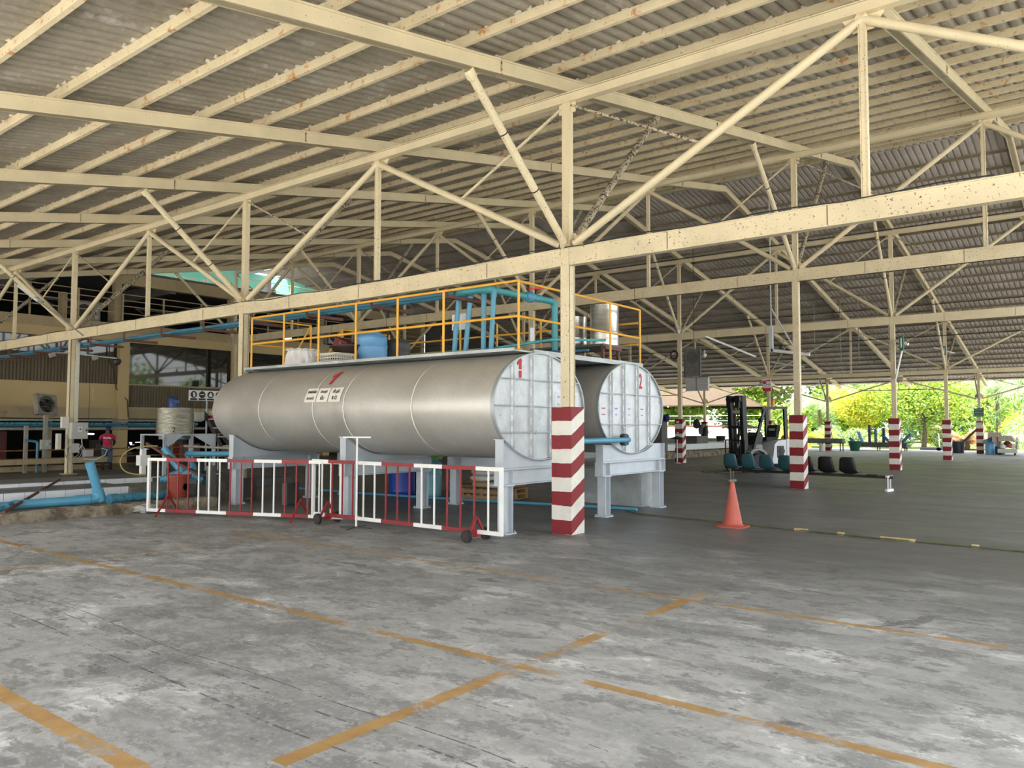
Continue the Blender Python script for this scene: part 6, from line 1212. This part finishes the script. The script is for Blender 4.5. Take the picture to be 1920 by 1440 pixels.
def palm(x, y, h_, L_, lab, seed, nf=16, mt='frond', mt2='leaf pale', droop=.9):
    rnd = random.Random(seed); t = thing('palm_tree', lab, 'palm', (x, y, -.08)); m = MB(); m.path([(x, y, -.1), (x + .1, y, h_ * .5), (x, y, h_)], .16, 8, rs=[.2, .16, .12]); m.build('trunk', 'bark', t); m = MB()
    for k_ in range(nf):
        a = 2 * PI * k_ / nf + rnd.uniform(-.2, .2); e = rnd.uniform(.2, 1.1); P_ = []; N = 22; d_ = Vector((math.cos(a), math.sin(a), 0))
        for i in range(N + 1):
            u = i / N; P_.append(Vector((x, y, h_)) + d_ * (L_ * u * math.cos(e * (1 - u) * .9)) + Vector((0, 0, L_ * (math.sin(e) * u * 1.1 - droop * u * u))))
        m.path(P_[::3], .02, 4); sd_ = Vector((-math.sin(a), math.cos(a), 0))
        for i in range(2, N):
            for s_ in (-1, 1):
                for w_ in (0, .5):
                    p = P_[i] + (P_[i + 1] - P_[i]) * w_; ll = L_ * .24 * math.sin(PI * (i + 2) / (N + 4)) + .1; tip = p + sd_ * s_ * ll * .75 + d_ * ll * .25 + Vector((0, 0, -ll * rnd.uniform(.45, .85))); q = (P_[i + 1] - P_[i]).normalized() * .035
                    m.add([p - q, p + q, tip], [(0, 1, 2)], 0 if rnd.random() < .6 else 1)
    m.build('fronds', [mt, mt2], t)
palm(-20.5, 69, 3.4, 3.6, 'feathery palm left of the yellow-green rounded tree', 3); palm(-18.3, 73, 4.6, 3.6, 'taller feathery palm between the backdrop and the yellow-green rounded tree', 5); palm(-4.0, 69, 3.6, 4.2, 'pale feathery palm right of the green sign', 6, 18, 'leaf pale', 'frond'); palm(-7.6, 70, 4.4, 4.0, 'second pale feathery palm behind the outermost striped column', 8, 16, 'leaf pale', 'frond')
palm(-19.2, 61.5, .6, 2.4, 'low yellow spiky palm clump by the slim striped eave column', 9, 22, 'leaf yellow', 'leaf bright', .75); palm(-8.6, 62, .5, 1.9, 'dry brown palm stump clump behind the dark tub', 10, 26, 'dry leaf', 'dry leaf', .35)
def shrub(x, y, r, h_, mats, lab, seed, n=1500, ls=.13):
    rnd = random.Random(seed); m = MB(); leaf_cloud(m, (x, y, h_ * .5), r, r, h_ * .52, n, ls, rnd, .75, -.05); m.lathe([(.03, 0), (.03, h_ * .6), (0, h_ * .6)], (x, y, -.08), 6, 2); tag(m.build('shrub', list(mats) + ['bark']), lab, 'shrub')
for i, a in enumerate(((-17.3, 60.5, 1.15, 1.7, ('leaf pale', 'leaf mid'), 'pale round bush right of the low yellow palm clump'), (-15.4, 60.8, 1.0, 1.45, ('leaf pale', 'leaf bright'), 'pale round bush behind the low trough of pipes'), (-12.2, 61.0, .62, 1.55, ('leaf dark', 'leaf mid'), 'dark clipped oval bush left of the broad tree trunk'), (-9.9, 61.0, .62, 1.5, ('leaf dark', 'leaf mid'), 'dark clipped oval bush hidden partly by the fourth striped column'),
                        (-11.0, 66.5, 1.3, 1.5, ('leaf yellow', 'leaf bright'), 'yellow bush behind the broad tree trunk'), (-5.0, 59.5, 1.2, 2.2, ('leaf pale', 'leaf mid'), 'pale round bush behind the loaded cart'), (-3.2, 60.5, 1.3, 1.9, ('leaf pale', 'leaf mid'), 'pale round bush at the right photo edge'), (-3.4, 64.5, 1.6, 3.1, ('leaf yellow', 'leaf bright'), 'yellow flowering bush at the right photo edge'), (-5.6, 63.0, 1.2, 2.4, ('leaf bright', 'leaf yellow'), 'bright green bush beneath the pale palms'),
                        (-20.8, 63.5, 1.4, 1.8, ('leaf bright', 'leaf mid'), 'green bush behind the forklift guard'), (-23.5, 62.5, 1.3, 2.0, ('leaf mid', 'leaf bright'), 'green bush behind the forklift mast'), (-8.0, 65.5, 1.4, 2.9, ('leaf dark', 'leaf mid'), 'dark green bush right of the broad tree, above the dry palm clump'), (-13.8, 62.5, 1.1, 1.3, ('leaf bright', 'leaf yellow'), 'small bright bush under the broad tree'))): shrub(*a, 70 + i)
# trees off to the right of the camera, the ones the big windows mirror
for i, (x, y) in enumerate(((24, 22), (30, 34), (27, 46), (34, 58), (22, 66), (30, 10), (36, 24))): tree(x, y, 8.5 + i % 3, 4.5, ('leaf mid', 'leaf bright'), ordn(i) + ' roadside tree beyond the open right end of the shed', 90 + i, 2200, .45, .22, .08, 9)
# two-stage clean-up of lone pieces of grass verge
m = MB(); m.b2((-50, 62.0, -.08), (4, 100, -.02)); struct(m.build('ground', paint('verge', (.20, .26, .08), .95, 0, .3, .8)))
